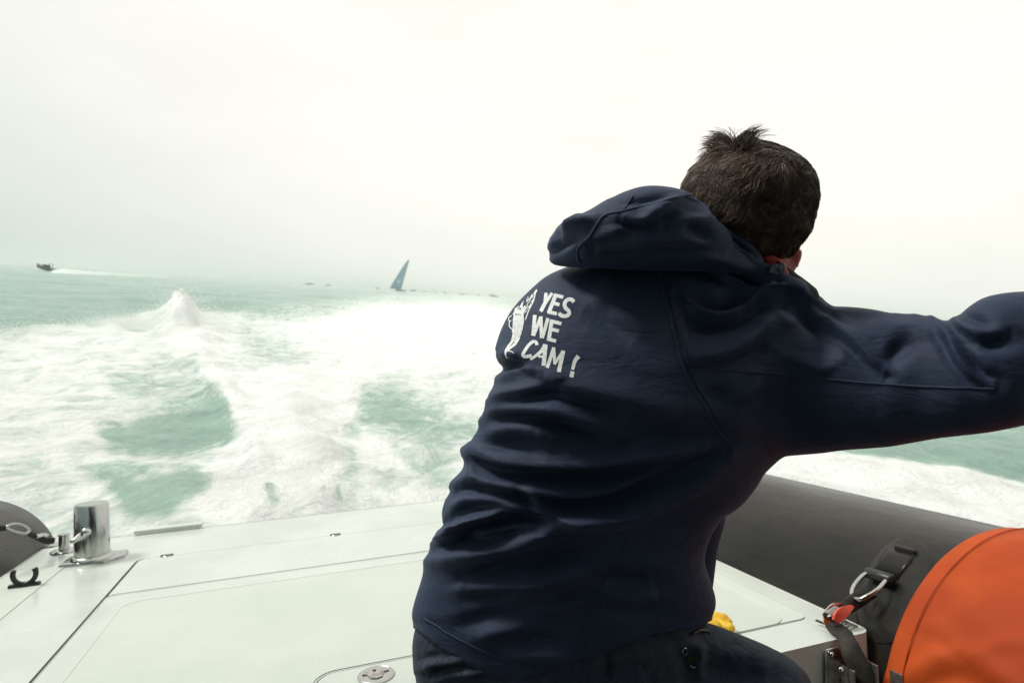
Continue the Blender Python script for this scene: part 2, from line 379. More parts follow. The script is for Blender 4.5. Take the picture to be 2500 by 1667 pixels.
sea = mk('sea', sea_v, sea_f, m_sea); sea['kind'] = 'structure'
a = sea.data.attributes.new('foam', 'FLOAT', 'POINT'); a.data.foreach_set('value', D.astype(np.float32))

# spray thrown up by the wake: thousands of droplets and shreds
m_spray = mat('white_spray', (.93, .95, .93), .9)
def droplets(n, sampler, size, name, lab):
    V, Fc = [], []
    base = np.array([(1, 0, 0), (-1, 0, 0), (0, 1, 0), (0, -1, 0), (0, 0, 1), (0, 0, -1)], float)
    bf = np.array([(0, 2, 4), (2, 1, 4), (1, 3, 4), (3, 0, 4), (2, 0, 5), (1, 2, 5), (3, 1, 5), (0, 3, 5)])
    P = sampler(n); n = len(P)
    s_ = size[0] * np.exp(rng.normal(size=n) * size[1])
    sc3 = np.stack([s_ * rng.uniform(.7, 1.8, n), s_ * rng.uniform(.7, 1.3, n), s_ * rng.uniform(.6, 1.3, n)], 1)
    V = (P[:, None] + base[None] * sc3[:, None]).reshape(-1, 3)
    Fc = (bf[None] + 6 * np.arange(n)[:, None, None]).reshape(-1, 3)
    o = mk(name, V, Fc, m_spray); o['kind'] = 'stuff'; o['label'] = lab; return o
def ground(px_, py_):
    r = ray(px_, py_); t_ = -CAMH / r[..., 2]; return CAM + r * t_[..., None]
def samp_crest(n):
    k = rng.integers(0, len(cr), n); c = cr[k]
    g = ground(c[:, 0] + rng.normal(size=n) * c[:, 2] * .75, c[:, 1] + rng.normal(size=n) * c[:, 3] * .45)
    g[:, 2] += np.abs(rng.normal(size=n)) * c[:, 4] * .85 + .05; g[:, 0] += rng.normal(size=n) * .15; return g
droplets(60000, samp_crest, (.0045, .4), 'crest_spray', 'white spray flung up from the breaking wake crest')
def samp_jet(n):
    y_ = rng.uniform(860, 1290, n); x_ = 712 + .12 * (y_ - 1000) + rng.normal(size=n) * (50 + .1 * (y_ - 860))
    g = ground(x_, y_); g[:, 2] += np.abs(rng.normal(size=n)) * .14 + .02; return g
droplets(9000, samp_jet, (.0018, .4), 'wake_spray', 'fine white spray above the churned water behind the boat')
def samp_edge(n):
    x_ = rng.uniform(-20, 420, n); y_ = np.interp(x_, [0, 150, 200, 290, 330, 400], [812, 800, 790, 785, 772, 765]) + 8 + rng.normal(size=n) * 6
    g = ground(x_, y_); g[:, 2] += np.abs(rng.normal(size=n)) * .10 + .08; return g
droplets(9000, samp_edge, (.0035, .4), 'edge_spray', 'low white spray along the outer edge of the foam')

# ------------------------------------------------------------------ haze
m_haze = bpy.data.materials.new('sea_haze'); m_haze.use_nodes = True; th_ = m_haze.node_tree; th_.nodes.clear()
ho = th_.nodes.new('ShaderNodeOutputMaterial'); hv = th_.nodes.new('ShaderNodeVolumePrincipled')
hv.inputs['Color'].default_value = (.97, .98, .97, 1); hv.inputs['Density'].default_value = .0005
th_.links.new(hv.outputs[0], ho.inputs['Volume'])
v, f = box(-12500, 12500, -12500, 12500, -2, 40); hz_o = mk('haze', v, f, m_haze, smooth=False); hz_o['kind'] = 'stuff'

# ------------------------------------------------------------------ the boat
d1 = np.array([-508, -72, -1500.]); d1 /= np.linalg.norm(d1)
d2 = np.array([4400, 133, -1500.]); d2 -= d1 * d2.dot(d1); d2 /= np.linalg.norm(d2)
nn = np.cross(d2, d1); HB = .65
org = -nn * HB
cols = [C2W @ d2, C2W @ d1, C2W @ nn]; ow = C2W @ org + CAM
B = Matrix([[cols[0][i_], cols[1][i_], cols[2][i_], ow[i_]] for i_ in range(3)] + [[0, 0, 0, 1]])
Bn = np.array(B); Bi = np.array(B.inverted())
def toL(w): return np.asarray(w) @ Bi[:3, :3].T + Bi[:3, 3]
def toW(l): return np.asarray(l) @ Bn[:3, :3].T + Bn[:3, 3]
def deckpt(px_, py_, z=0.0):                 # pixel -> boat-local point at height z
    r = ray(px_, py_); rl = r @ Bi[:3, :3].T; cl = toL(CAM); t_ = (z - cl[2]) / rl[2]; return cl + rl * t_
boat = empty('inflatable_boat', B, 'rigid inflatable boat stern with white deck and black side tubes', 'boat')
XL, XR, YF, YA = -1.0, 1.215, 1.098, 2.945
P = lambda n_, vf, m_, **k: mk(n_, vf[0], vf[1], m_, boat, **k)
hull = np.array([(XL, YF, -.55), (XR, YF, -.55), (XR, YA, -.55), (XL, YA, -.55)])
P('locker_body', box(XL + .02, XR - .02, YF + .02, YA - .02, -.60, -.022, .0), m_gel, smooth=False)
HX0, HX1, HY0, HY1 = -.587, 1.146, 1.209, 2.553
dk = ring_plate((XL, XR, YF, YA, .028), (HX0, HX1, HY0, HY1, .03), -.60, 0)
dk_o = P('deck', dk, m_gel, smooth=False)
bv = dk_o.modifiers.new('bevel', 'BEVEL'); bv.width = .009; bv.segments = 3; bv.limit_method = 'ANGLE'
P('gutter', box(HX0 - .001, HX1 + .001, HY0 - .001, HY1 + .001, -.0215, -.0195), m_gap, smooth=False)
G = .0022
def half_round(x0, x1, y0, y1, r):
    P_ = rrect(x0, x1, y0, y1, r, 8); return [(x_, y_) for x_, y_ in P_[:18]] + [(x0, y0), (x1, y0)]
def plate(name, vf, m_, par=None, bw=.003):
    o = P(name, vf, m_, smooth=False) if par is None else mk(name, vf[0], vf[1], m_, par, smooth=False)
    bb = o.modifiers.new('bevel', 'BEVEL'); bb.width = bw; bb.segments = 2; bb.limit_method = 'ANGLE'; return o
plate('hatch', prism(half_round(HX0 + .010, HX1 - G, 2.172 + .0012, HY1 - G, .028), -.02, 0, 0), m_gel, bw=.001)
h2r = (.0, .62, HY0 + .02, 1.412, .05)
h_main = plate('hatch', ring_plate((HX0 + .010, HX1 - G, HY0 + G, 2.172 - .0015, .027), h2r, -.02, 0), m_gel)
plate('nonskid_panel', ring_plate((-.51, 1.09, HY0 + .045 - .04, 2.075, .05), (h2r[0] - .003, h2r[1] + .003, h2r[2] - .003, h2r[3] + .003, .052), .0, .0018), m_non, h_main, .001)
plate('small_hatch', prism(rrect(h2r[0] + .0055, h2r[1] - .0055, h2r[2] + .0055, h2r[3] - .0055, .045), -.019, .0012, .002), m_non, h_main, .001)
plate('nonskid_panel', prism(rrect(-.985, -.812, 1.15, 2.59, .03), .0005, .0022, 0), m_non)
plate('deck_seal', box(HX0 + .0005, HX0 + .0095, HY0 + .05, HY1 - .03, -.0192, -.004, 0), m_gap)
# latch set in the small hatch
c = deckpt(918, 1650)
lt = P('latch', lathe([(.0385, 0), (.0385, .003), (.036, .0045), (.0345, .0035), (.0, .0035)], (c[0], c[1], .0012)), m_steel, auto=30)
aa = np.linspace(math.radians(15), math.radians(165), 22)
lv = [(c[0] + .029 * math.cos(q_), c[1] + .024 * math.sin(q_) - .002) for q_ in aa] + [(c[0] - .018, c[1] + .002), (c[0] - .012, c[1] - .016), (c[0], c[1] - .021), (c[0] + .012, c[1] - .016), (c[0] + .018, c[1] + .002)]
v, f = prism(lv, .0047, .0068, .0008); mk('latch_handle', v, f, m_alu, lt, auto=30)
v, f = lathe([(.004, 0), (.004, .001)], (c[0] - .002, c[1] + .013, .0069), 12); mk('latch_keyhole', v, f, m_rubber, lt)
# hinges and corner seal
for hx, hy, ww in ((-.492, 2.560, .021), (.099, 2.556, .020)):
    ho_ = P('hinge', box(hx - ww, hx + ww, hy - .008, hy + .006, -.006, .003, .002), mat('brown_hinge_bronze', (.06, .04, .03), .5), auto=30)
    v, f = prism([(hx + ww * .9 * math.cos(q_), hy - .010 + .012 * math.sin(q_)) for q_ in np.linspace(math.pi, 2 * math.pi, 9)], .0003, .002, 0); mk('hinge_plate', v, f, m_steel, ho_)
cc = deckpt(np.array([322., 330, 340, 352, 364]), np.array([1366., 1358, 1353.5, 1352, 1351.5]), .001)
P('corner_seal', tube(cc, [.004, .007, .009, .009, .005], 8), m_rubber)
# flat step pad at the transom edge
P('step_pad', box(-.685, -.43, 2.935, 2.985, .004, .020, .007, 3), m_gel, auto=40)
# bollard
bc = deckpt(226, 1366)
bx_, by_ = bc[0], bc[1]
sb = math.radians(-4)
pl = [(-.085, -.06), (.055, -.075), (.105, -.02), (.10, .055), (-.04, .07), (-.085, .055)]
b1 = P('bollard', prism([(bx_ + x_, by_ + y_) for x_, y_ in pl], .0005, .010, .004), m_steel, auto=30)
v, f = lathe([(.068, 0), (.066, .006), (.060, .012), (.0555, .0125), (.0555, .020), (.0535, .188), (.050, .1935), (.0, .194)], (bx_, by_, .010), 40); mk('bollard_post', v, f, m_steel, b1, auto=40)
c0 = np.array([bx_ - .012, by_ - .060, .105]); dv = np.array([-.45, -.55, -.28]); dv /= np.linalg.norm(dv)
v, f = tube([c0 + dv * k for k in (-.02, 0, .012, .03, .040, .043)], [.008, .014, .014, .009, .009, .004], 14); mk('bollard_pin', v, f, m_steel, b1)
v, f = tube([c0 + np.array([.012, -.004, .008]) + q_ for q_ in (np.array([0, .01, 0]), np.array([0, 0, .002]), np.array([.001, -.014, .003]), np.array([.001, -.018, .003]))], [.016, .017, .014, .004], 14); mk('bollard_knob', v, f, m_steel, b1)
# small post and its disc
sc0 = deckpt(157, 1346)
s1 = P('small_post', lathe([(.046, 0), (.045, .004), (.036, .008), (.018, .010), (.0175, .060), (.0195, .062), (.0195, .066), (0, .066)], (sc0[0], sc0[1], .001), 28), m_steel, auto=30)
sc1 = deckpt(126, 1331); P('eye_plate', lathe([(.04, 0), (.039, .004), (0, .006)], (sc1[0] - .0, sc1[1], .001), 24), m_steel, auto=30)
# U shaped chock
uc = deckpt(60, 1432)
ub = P('rope_chock', box(uc[0] - .042, uc[0] + .042, uc[1] - .010, uc[1] + .010, .001, .012, .004), m_rubber, auto=40)
aa = np.linspace(math.radians(150), math.radians(390), 22)
v, f = tube([(uc[0] + .031 * math.cos(q_), uc[1], .040 + .031 * math.sin(q_)) for q_ in aa], [.0065] + [.0075] * 20 + [.0085], 10); mk('chock_horn', v, f, m_rubber, ub)

def cr_sp(pts, n=6):
    P_ = np.array(pts, float); Q = [P_[0]]
    for i_ in range(len(P_) - 1):
        p0, p1_, p2, p3 = P_[max(i_ - 1, 0)], P_[i_], P_[i_ + 1], P_[min(i_ + 2, len(P_) - 1)]
        for k in range(1, n + 1):
            s_ = k / n; Q.append(.5 * (2 * p1_ + (p2 - p0) * s_ + (2 * p0 - 5 * p1_ + 4 * p2 - p3) * s_ * s_ + (3 * p1_ - p0 - 3 * p2 + p3) * s_ ** 3))
    return np.array(Q)
def normals(v, q):
    n_ = np.zeros_like(v); fn = np.cross(v[q[:, 2]] - v[q[:, 0]], v[q[:, 3]] - v[q[:, 1]])
    for k in range(4): np.add.at(n_, q[:, k], fn)
    return n_ / (np.linalg.norm(n_, axis=1)[:, None] + 1e-12)

GAIN = 1.0
def folds(v, q, F_, side=1.0, gate=None):
    n_ = normals(v, q); pxv, pyv, dv_ = project(v); view = (CAM - v); view /= np.linalg.norm(view, axis=1)[:, None]
    fac = sm((n_ * view).sum(1), -.45, .15); disp = np.zeros(len(v))
    for org_, s_, pts, wu, wd, amp in F_:
        P_ = cr_sp([(org_[0] + a_ / s_, org_[1] + b_ / s_) for a_, b_ in pts], 4); m_ = 3.2 * max(wu, wd)
        sel = np.where((pxv > P_[:, 0].min() - m_) & (pxv < P_[:, 0].max() + m_) & (pyv > P_[:, 1].min() - m_) & (pyv < P_[:, 1].max() + m_) & (fac > 0))[0]
        if not len(sel): continue
        x_, y_ = pxv[sel], pyv[sel]; seg_ = np.linalg.norm(np.diff(P_, axis=0), axis=1); cum = np.concatenate([[0], np.cumsum(seg_)]); best = np.full(len(sel), 1e9); sg = np.zeros(len(sel)); al = np.zeros(len(sel))
        for i_ in range(len(P_) - 1):
            a_, ab = P_[i_], P_[i_ + 1] - P_[i_]; t0 = ((x_ - a_[0]) * ab[0] + (y_ - a_[1]) * ab[1]) / (ab @ ab); t_ = np.clip(t0, 0, 1)
            ex, ey = x_ - a_[0] - t_ * ab[0], y_ - a_[1] - t_ * ab[1]; d_ = np.hypot(ex, ey); u_ = d_ < best
            best[u_] = d_[u_]; sg[u_] = np.sign(ab[0] * ey - ab[1] * ex)[u_]; al[u_] = (cum[i_] + t_ * seg_[i_])[u_] / cum[-1]
        w_ = np.where(sg > 0, wd, wu); tp = np.sqrt(np.clip(np.sin(np.pi * np.clip(al, .03, .97)), 0, 1))
        disp[sel] += amp * GAIN * .001 * tp * (np.exp(-(best / w_) ** 2) - (.5 * np.exp(-((best - 2.3 * wd) / (1.25 * wd)) ** 2) * (sg > 0) if amp > 5 and wd <= 14 else 0))
    return v + n_ * (disp * fac)[:, None], disp
# side tubes
TR, TZ, TXR = .384, -.19, 1.571
TXL = 2 * .105 - TXR
def tubeside(name, xc, y0, y1, R, m_, cone=True, seg=96, par=boat):
    ys = [y0] + list(np.linspace(y0 + .01, y1, 24)); rs = [R] * 25
    if cone:
        for k in range(1, 9): ys.append(y1 + .05 * math.sin(k / 8 * math.pi / 2)); rs.append(R * (1 - (1 - math.cos(k / 8 * math.pi / 2)) * .16))
        for k in range(1, 6): ys.append(y1 + .05 + .35 * k / 5); rs.append(R * (.84 - .5 * k / 5))
    v, f = tube([(xc, y_, TZ) for y_ in ys], rs, seg)
    return mk(name, v, f, m_, par)
t_r = tubeside('side_tube', TXR, -1.6, 3.0, TR, m_tube); 
v, f = tube([(-1.27, y_, -.10) for y_ in (-1.6, -1, 0, 1, 2, 2.5, 2.9, 3.02, 3.034, 3.04)], [.3] * 8 + [.296, .288], 96)
t_l = mk('side_tube', v, f, m_tube, boat, auto=40)
t_r['label'] = 'black side tube beside the deck on the right'; t_l['label'] = 'black side tube end beside the bollard'
# orange section of the right-hand tube: laced cover with swelling edge
seg = 260; ys = np.concatenate([[1.058, 1.054, 1.051, 1.050], np.linspace(1.045, .30, 140)]); V = []
for k, y_ in enumerate(ys):
    for j_ in range(seg):
        a_ = 2 * math.pi * j_ / seg
        rr = TR + (.001, .004, .0055, .006)[k] if k < 4 else TR + .006 + .008 * min(1, (1.05 - y_) / .08)
        if k >= 4:
            wr = math.sin(a_ * 3 + y_ * 9) * .5 + vnoise(np.array([a_ * 2.2]), np.array([y_ * 7.]), 3)[0] * 2
            rr += .002 * wr * min(1, (1.05 - y_) / .15)
        V.append((TXR + rr * math.cos(a_), y_, TZ + rr * math.sin(a_)))
Fc = [[k * seg + j_, k * seg + (j_ + 1) % seg, (k + 1) * seg + (j_ + 1) % seg, (k + 1) * seg + j_] for k in range(len(ys) - 1) for j_ in range(seg)]
def ofold(v_, f_):
    FO = [((0, 0), 1, [(2130, 1690), (2190, 1660), (2250, 1625), (2320, 1590), (2385, 1600), (2450, 1650), (2520, 1720)], 26, 30, 9),
          ((0, 0), 1, [(2170, 1730), (2250, 1690), (2330, 1655), (2420, 1700), (2480, 1760)], 30, 60, -11),
          ((0, 0), 1, [(2290, 1440), (2330, 1520), (2360, 1590)], 40, 40, -5), ((0, 0), 1, [(2380, 1600), (2440, 1570), (2520, 1560)], 18, 22, 6), ((0, 0), 1, [(2240, 1560), (2290, 1570), (2340, 1600)], 22, 14, -6)]
    w_ = toW(v_); q_ = np.array(f_) if len(f_[0]) == 4 else np.array(f_)
    w_, _d = folds(w_, q_, FO); return toL(w_), None
V, _ = ofold(np.array(V), Fc)
oc = mk('tube_cover', V, Fc, m_org, boat); oc['label'] = 'orange fabric section of the right side tube'
v, f = tube([(TXR + (TR + .0148) * math.cos(q_), 1.012, TZ + (TR + .0135) * math.sin(q_)) for q_ in np.linspace(0, 2 * math.pi, 120, endpoint=False)], .0015, 6, closed=True); v, _ = ofold(v, f); mk('cover_seam', v, f, m_org, oc)

# patch, webbing loop and ring on the right-hand tube: found by shooting rays at the tube
def on_tube(px_, py_, off=0.0, xc=TXR, R=TR):
    r = ray(px_, py_); rl = r @ Bi[:3, :3].T; cl = toL(CAM)
    ox, oz = cl[0] - xc, cl[2] - TZ; a_ = rl[..., 0] ** 2 + rl[..., 2] ** 2; b_ = 2 * (ox * rl[..., 0] + oz * rl[..., 2]); c_ = ox * ox + oz * oz - (R + off) ** 2
    di = np.maximum(b_ * b_ - 4 * a_ * c_, 0); t_ = (-b_ - np.sqrt(di)) / (2 * a_); return cl + rl * t_[..., None]
def sheet_on(poly_rows, off, name, m_, par, edge_r=0):
    # poly_rows: list of (left px, right px) pairs forming a strip
    V, nA = [], 10
    for (a_, b_) in poly_rows:
        for k in range(nA + 1):
            q_ = np.array(a_) * (1 - k / nA) + np.array(b_) * (k / nA); V.append(on_tube(q_[0], q_[1], off))
    top = np.array(V); low = np.array(V); n_ = len(top)
    ax = np.array([TXR, 0, TZ]); rad = low - ax; rad[:, 1] = 0; rad /= np.linalg.norm(rad, axis=1)[:, None]; low = low - rad * (off + .002)
    fcs = []
    for i_ in range(len(poly_rows) - 1):
        for k in range(nA):
            q_ = i_ * (nA + 1) + k; fcs.append([q_, q_ + 1, q_ + nA + 2, q_ + nA + 1])
    def idx(i_, k): return i_ * (nA + 1) + k
    R_ = len(poly_rows)
    loop = [idx(0, k) for k in range(nA + 1)] + [idx(i_, nA) for i_ in range(1, R_)] + [idx(R_ - 1, k) for k in range(nA - 1, -1, -1)] + [idx(i_, 0) for i_ in range(R_ - 2, 0, -1)]
    for a_, b_ in zip(loop, loop[1:] + loop[:1]): fcs.append([b_, a_, a_ + n_, b_ + n_])
    return mk(name, np.concatenate([top, low]), fcs, m_, par)
ctr = np.array([2200., 1365.])
rows = []
for an in np.linspace(.02, math.pi - .02, 30):      # rounded patch
    yy_ = 1440 - 128 * math.cos(an); half = 84 * math.sin(an) ** .8; cxp = 2222 - (yy_ - 1312) * .30
    rows.append(((cxp - half, yy_ + half * -.06), (cxp + half, yy_ + half * .20)))
pa = sheet_on(rows, .0016, 'tube_patch', m_tube, boat)
pa['label'] = 'rounded black reinforcing patch under the steel ring'
sheet_on([((2180, 1322), (2237, 1340)), ((2158, 1352), (2222, 1368)), ((2128, 1392), (2190, 1412))], .006, 'webbing_pad', m_tube, pa)
wl = sheet_on([((2186, 1328), (2236, 1340)), ((2182, 1333), (2232, 1346))], .010, 'webbing_fold', m_tube, pa)
# roller and D ring
ra, rb = on_tube(2116., 1396., .020), on_tube(2180., 1416., .020)
rl_ = P('ring_roller', tube([ra + (rb - ra) * k for k in (0, .04, .5, .96, 1)], [.011, .0135, .0135, .0135, .011], 16), m_rubber)
ringpx = [(2124, 1399), (2112, 1401), (2098, 1413), (2084, 1432), (2080, 1448), (2086, 1459), (2100, 1462), (2112, 1457), (2128, 1449), (2146, 1436), (2160, 1420), (2168, 1412)]
rp_ = cr_sp(ringpx, 5); k_ = np.linspace(0, 1, len(rp_))
off = .020 + .035 * np.sin(np.pi * k_)
rpts = np.array([on_tube(a_[0], a_[1], o_) for a_, o_ in zip(rp_, off)])
P('steel_ring', tube(rpts, .0052, 12), m_steel)

# steel brackets on the front face of the locker
def face_at(px_, py_, yl):
    r = ray(px_, py_); rl = r @ Bi[:3, :3].T; cl = toL(CAM); return cl + rl * ((yl - cl[1]) / rl[1])
def wallplate(pxs, yl, th, name, par=None, m_=m_alu, bev=.003):
    q_ = np.array([face_at(a_, b_, yl) for a_, b_ in pxs]); n_ = len(q_)
    back = q_.copy(); back[:, 1] += th
    fcs = [list(range(n_)), list(range(n_, 2 * n_))[::-1]] + [[(i_ + 1) % n_, i_, i_ + n_, (i_ + 1) % n_ + n_] for i_ in range(n_)]
    o = mk(name, np.concatenate([q_, back]), fcs, m_, par or boat, smooth=False)
    bb = o.modifiers.new('bevel', 'BEVEL'); bb.width = bev; bb.segments = 2; return o
br = wallplate([(2018, 1586), (2052, 1577), (2070, 1582), (2072, 1760), (2020, 1760)], 1.088, .006, 'bracket')
br2 = wallplate([(2078, 1568), (2098, 1564), (2100, 1640), (2098, 1760), (2080, 1760)], 1.086, .008, 'bracket')
def vplate(p0, p1_, zl, th, name, par):
    a_, b_ = np.array(p0), np.array(p1_); w_ = np.array([b_[1] - a_[1], -(b_[0] - a_[0]), 0]); w_ = w_ / np.linalg.norm(w_) * th / 2
    q_ = [a_ - w_, b_ - w_, b_ + w_, a_ + w_]
    V = [(*x_[:2], x_[2]) for x_ in q_] + [(x_[0], x_[1], zl) for x_ in q_]
    o = mk(name, V, [[0, 1, 2, 3], [7, 6, 5, 4]] + [[i_, (i_ + 1) % 4, 4 + (i_ + 1) % 4, 4 + i_][::-1] for i_ in range(4)], m_alu, par, smooth=False)
    bb = o.modifiers.new('bevel', 'BEVEL'); bb.width = .0016; bb.segments = 2; return o
def dl(px_, py_, d_): return toL(W(px_, py_, d_))
vplate(dl(2036, 1612, 1.385), dl(2086, 1637, 1.31), -.5, .005, 'bracket_flange', br)
vplate(dl(2102, 1602, 1.385), dl(2142, 1624, 1.31), -.5, .005, 'bracket_flange', br2)
br3 = P('bracket', box(1.35, 1.36, .98, 1.04, -.5, -.3), m_alu, smooth=False)
bpt = dl(2173, 1633, 1.30); bpe = dl(2202, 1646, 1.25)
br3.data.clear_geometry(); 
vplate(bpt, bpe, -.5, .005, 'bracket_flange', br3)
for sx_, sy_ in ((2031, 1597), (2085, 1578)):
    q_ = face_at(sx_, sy_, 1.085); v, f = lathe([(.007, 0), (.006, .003), (0, .004)], seg=14); v = np.stack([v[:, 0] + q_[0], q_[1] - v[:, 2], v[:, 1] + q_[2]], 1); mk('bolt', v, f, m_steel, br)
q_ = dl(2053, 1634, 1.33); v, f = lathe([(.008, 0), (.007, .004), (0, .005)], seg=14); v = np.stack([v[:, 0] + q_[0], q_[1] - v[:, 2], v[:, 1] + q_[2]], 1); mk('bolt', v, f, m_steel, br)
# plate with eye on the deck corner
dp = [deckpt(a_, b_) for a_, b_ in ((2030, 1528), (2064, 1516), (2096, 1531), (2062, 1542))]
ep = P('deck_plate', prism([(q_[0], q_[1]) for q_ in dp], .0005, .004, .0015), m_steel, auto=30)
q_ = deckpt(2058, 1522); v, f = tube([(q_[0] + .010 * math.cos(a_), q_[1] + .004 * math.cos(a_), .006 + .012 * math.sin(a_)) for a_ in np.linspace(0, math.pi, 10)], .003, 8); mk('deck_eye', v, f, m_steel, ep)
q_ = deckpt(2068, 1533); v, f = lathe([(.006, 0), (.005, .003), (0, .0035)], (q_[0], q_[1], .004), 12); mk('bolt', v, f, m_steel, ep)
# unseen walls and roof, added behind the camera to shade the man's back
wh = P('added_shade_house', join([box(XL + .05, -.55, -.62, -.56, -.6, 1.42), box(.75, XR - .05, -.62, -.56, -.6, 1.42), box(XL + .05, XR - .05, -1.50, .45, 1.42, 1.47), box(XL + .05, XL + .09, -1.45, -.56, -.6, 1.42), box(XR - .09, XR - .05, -1.45, -.56, -.6, 1.42), box(XL + .05, XR - .05, -1.50, -1.45, -.6, 1.42)]), mat('dark_shade_house_paint', (.03, .032, .034), .6), smooth=False)
wh['kind'] = 'stuff'
# cockpit sole, transom and hull under everything
P('cockpit_floor', box(XL - .1, XR + .12, -1.4, YF, -.62, -.58, .004), mat('dark_grey_nonskid', (.07, .075, .075), .7), auto=40)
P('hull', join([box(XL - .25, XR + .25, -1.5, 2.9, -.80, -.625, .05, 3)]), m_gel, auto=40)

# ------------------------------------------------------------------ tie-down strap with cam buckle (rests on the boat)
def ribbon(pts, wv_, th, n=6):
    # pts local points of centre line, wv_ list of width vectors
    P_ = cr_sp(pts, n); Wv = cr_sp(wv_, n); T_ = np.gradient(P_, axis=0); Nn = np.cross(T_, Wv); Nn /= np.linalg.norm(Nn, axis=1)[:, None]
    V = np.concatenate([P_ - Wv / 2 + Nn * th / 2, P_ + Wv / 2 + Nn * th / 2, P_ + Wv / 2 - Nn * th / 2, P_ - Wv / 2 - Nn * th / 2]); m_ = len(P_)
    fcs = [[a_ * m_ + i_, a_ * m_ + i_ + 1, ((a_ + 1) % 4) * m_ + i_ + 1, ((a_ + 1) % 4) * m_ + i_] for a_ in range(4) for i_ in range(m_ - 1)]
    fcs += [[0, m_, 2 * m_, 3 * m_], [m_ - 1, 4 * m_ - 1, 3 * m_ - 1, 2 * m_ - 1]]
    return V, fcs
def pxrib(spec, th, n=6):       # spec: (xl,yl,xr,yr,depth)
    c_ = []; w_ = []
    for a_, b_, c2, d_, de in spec:
        p_, q_ = dl(a_, b_, de), dl(c2, d_, de); c_.append((p_ + q_) / 2); w_.append(q_ - p_)
    return ribbon(c_, w_, th, n)
st = empty('tie_down_strap', B, 'black tie-down strap with red lever cam buckle on the deck corner', 'strap')
L_ = lambda n_, vf, m_, **k: mk(n_, vf[0], vf[1], m_, st, **k)
L_('upper_webbing', pxrib([(2100, 1436, 2142, 1456, 1.455), (2086, 1444, 2128, 1464, 1.45), (2074, 1454, 2114, 1474, 1.448), (2062, 1464, 2100, 1484, 1.446), (2050, 1474, 2086, 1492, 1.444), (2034, 1486, 2060, 1506, 1.442)], .003), m_blk)
L_('lower_webbing', pxrib([(2012, 1508, 2040, 1500, 1.435), (2014, 1524, 2048, 1518, 1.425), (2022, 1538, 2064, 1530, 1.405), (2040, 1554, 2080, 1543, 1.375), (2048, 1574, 2090, 1562, 1.352), (2058, 1604, 2106, 1590, 1.335), (2084, 1660, 2132, 1640, 1.32), (2112, 1730, 2164, 1710, 1.31)], .003), m_blk)
L_('strap_tail', pxrib([(1990, 1515, 1994, 1511, 1.455), (2012, 1524, 2015, 1519, 1.435), (2040, 1531, 2042, 1525, 1.41)], .002), m_blk)
bk = L_('buckle_frame', join([pxrib([(2012, 1500, 2024, 1508, 1.43), (2010, 1520, 2026, 1527, 1.425)], .003), pxrib([(2008, 1498, 2013, 1524, 1.43), (2014, 1490, 2020, 1500, 1.43), (2032, 1473, 2038, 1482, 1.435), (2054, 1470, 2056, 1477, 1.445)], .004)]), m_steel, auto=40)
v, f = pxrib([(2016, 1495, 2040, 1504, 1.428), (2034, 1477, 2060, 1488, 1.438)], .010); mk('buckle_drum', v, f, m_gel, bk, smooth=False)
v, f = pxrib([(2033, 1511, 2045, 1521, 1.41), (2040, 1492, 2062, 1508, 1.415), (2058, 1479, 2078, 1490, 1.425), (2078, 1477, 2083, 1481, 1.435)], .007); lv_ = mk('buckle_lever', v, f, m_orgp, bk, auto=50); lv_['label'] = 'red lever of the cam buckle'
# second strap: left-hand tube
sl_ = empty('tie_down_strap', B, 'black strap with long steel link running from left tube to small post', 'strap')
def LL(n_, vf, m_, **k): return mk(n_, vf[0], vf[1], m_, sl_, **k)
DLs = 2.16
LL('webbing', pxrib([(-30, 1276, -32, 1296, DLs - .1), (4, 1282, 0, 1296, DLs - .04), (16, 1281, 14, 1293, DLs - .02)], .006), m_blk)
LL('webbing', pxrib([(68, 1295, 64, 1304, DLs + .04), (84, 1300, 80, 1314, DLs + .08), (112, 1312, 108, 1326, DLs + .14), (134, 1312, 130, 1326, DLs + .18)], .006), m_blk)
lk = [dl(x_, y_, DLs + (x_ - 40) * .0012) for x_, y_ in cr_sp([(14, 1287), (26, 1280), (44, 1279), (60, 1284), (72, 1294), (66, 1301), (50, 1301), (32, 1296), (16, 1289)], 4)]
LL('steel_link', tube(lk[:-1], .0045, 8, closed=True), m_steel)
LL('buckle', pxrib([(86, 1306, 90, 1312, DLs + .06), (106, 1301, 108, 1309, DLs + .10), (122, 1306, 120, 1314, DLs + .14)], .010), m_steel, smooth=False)

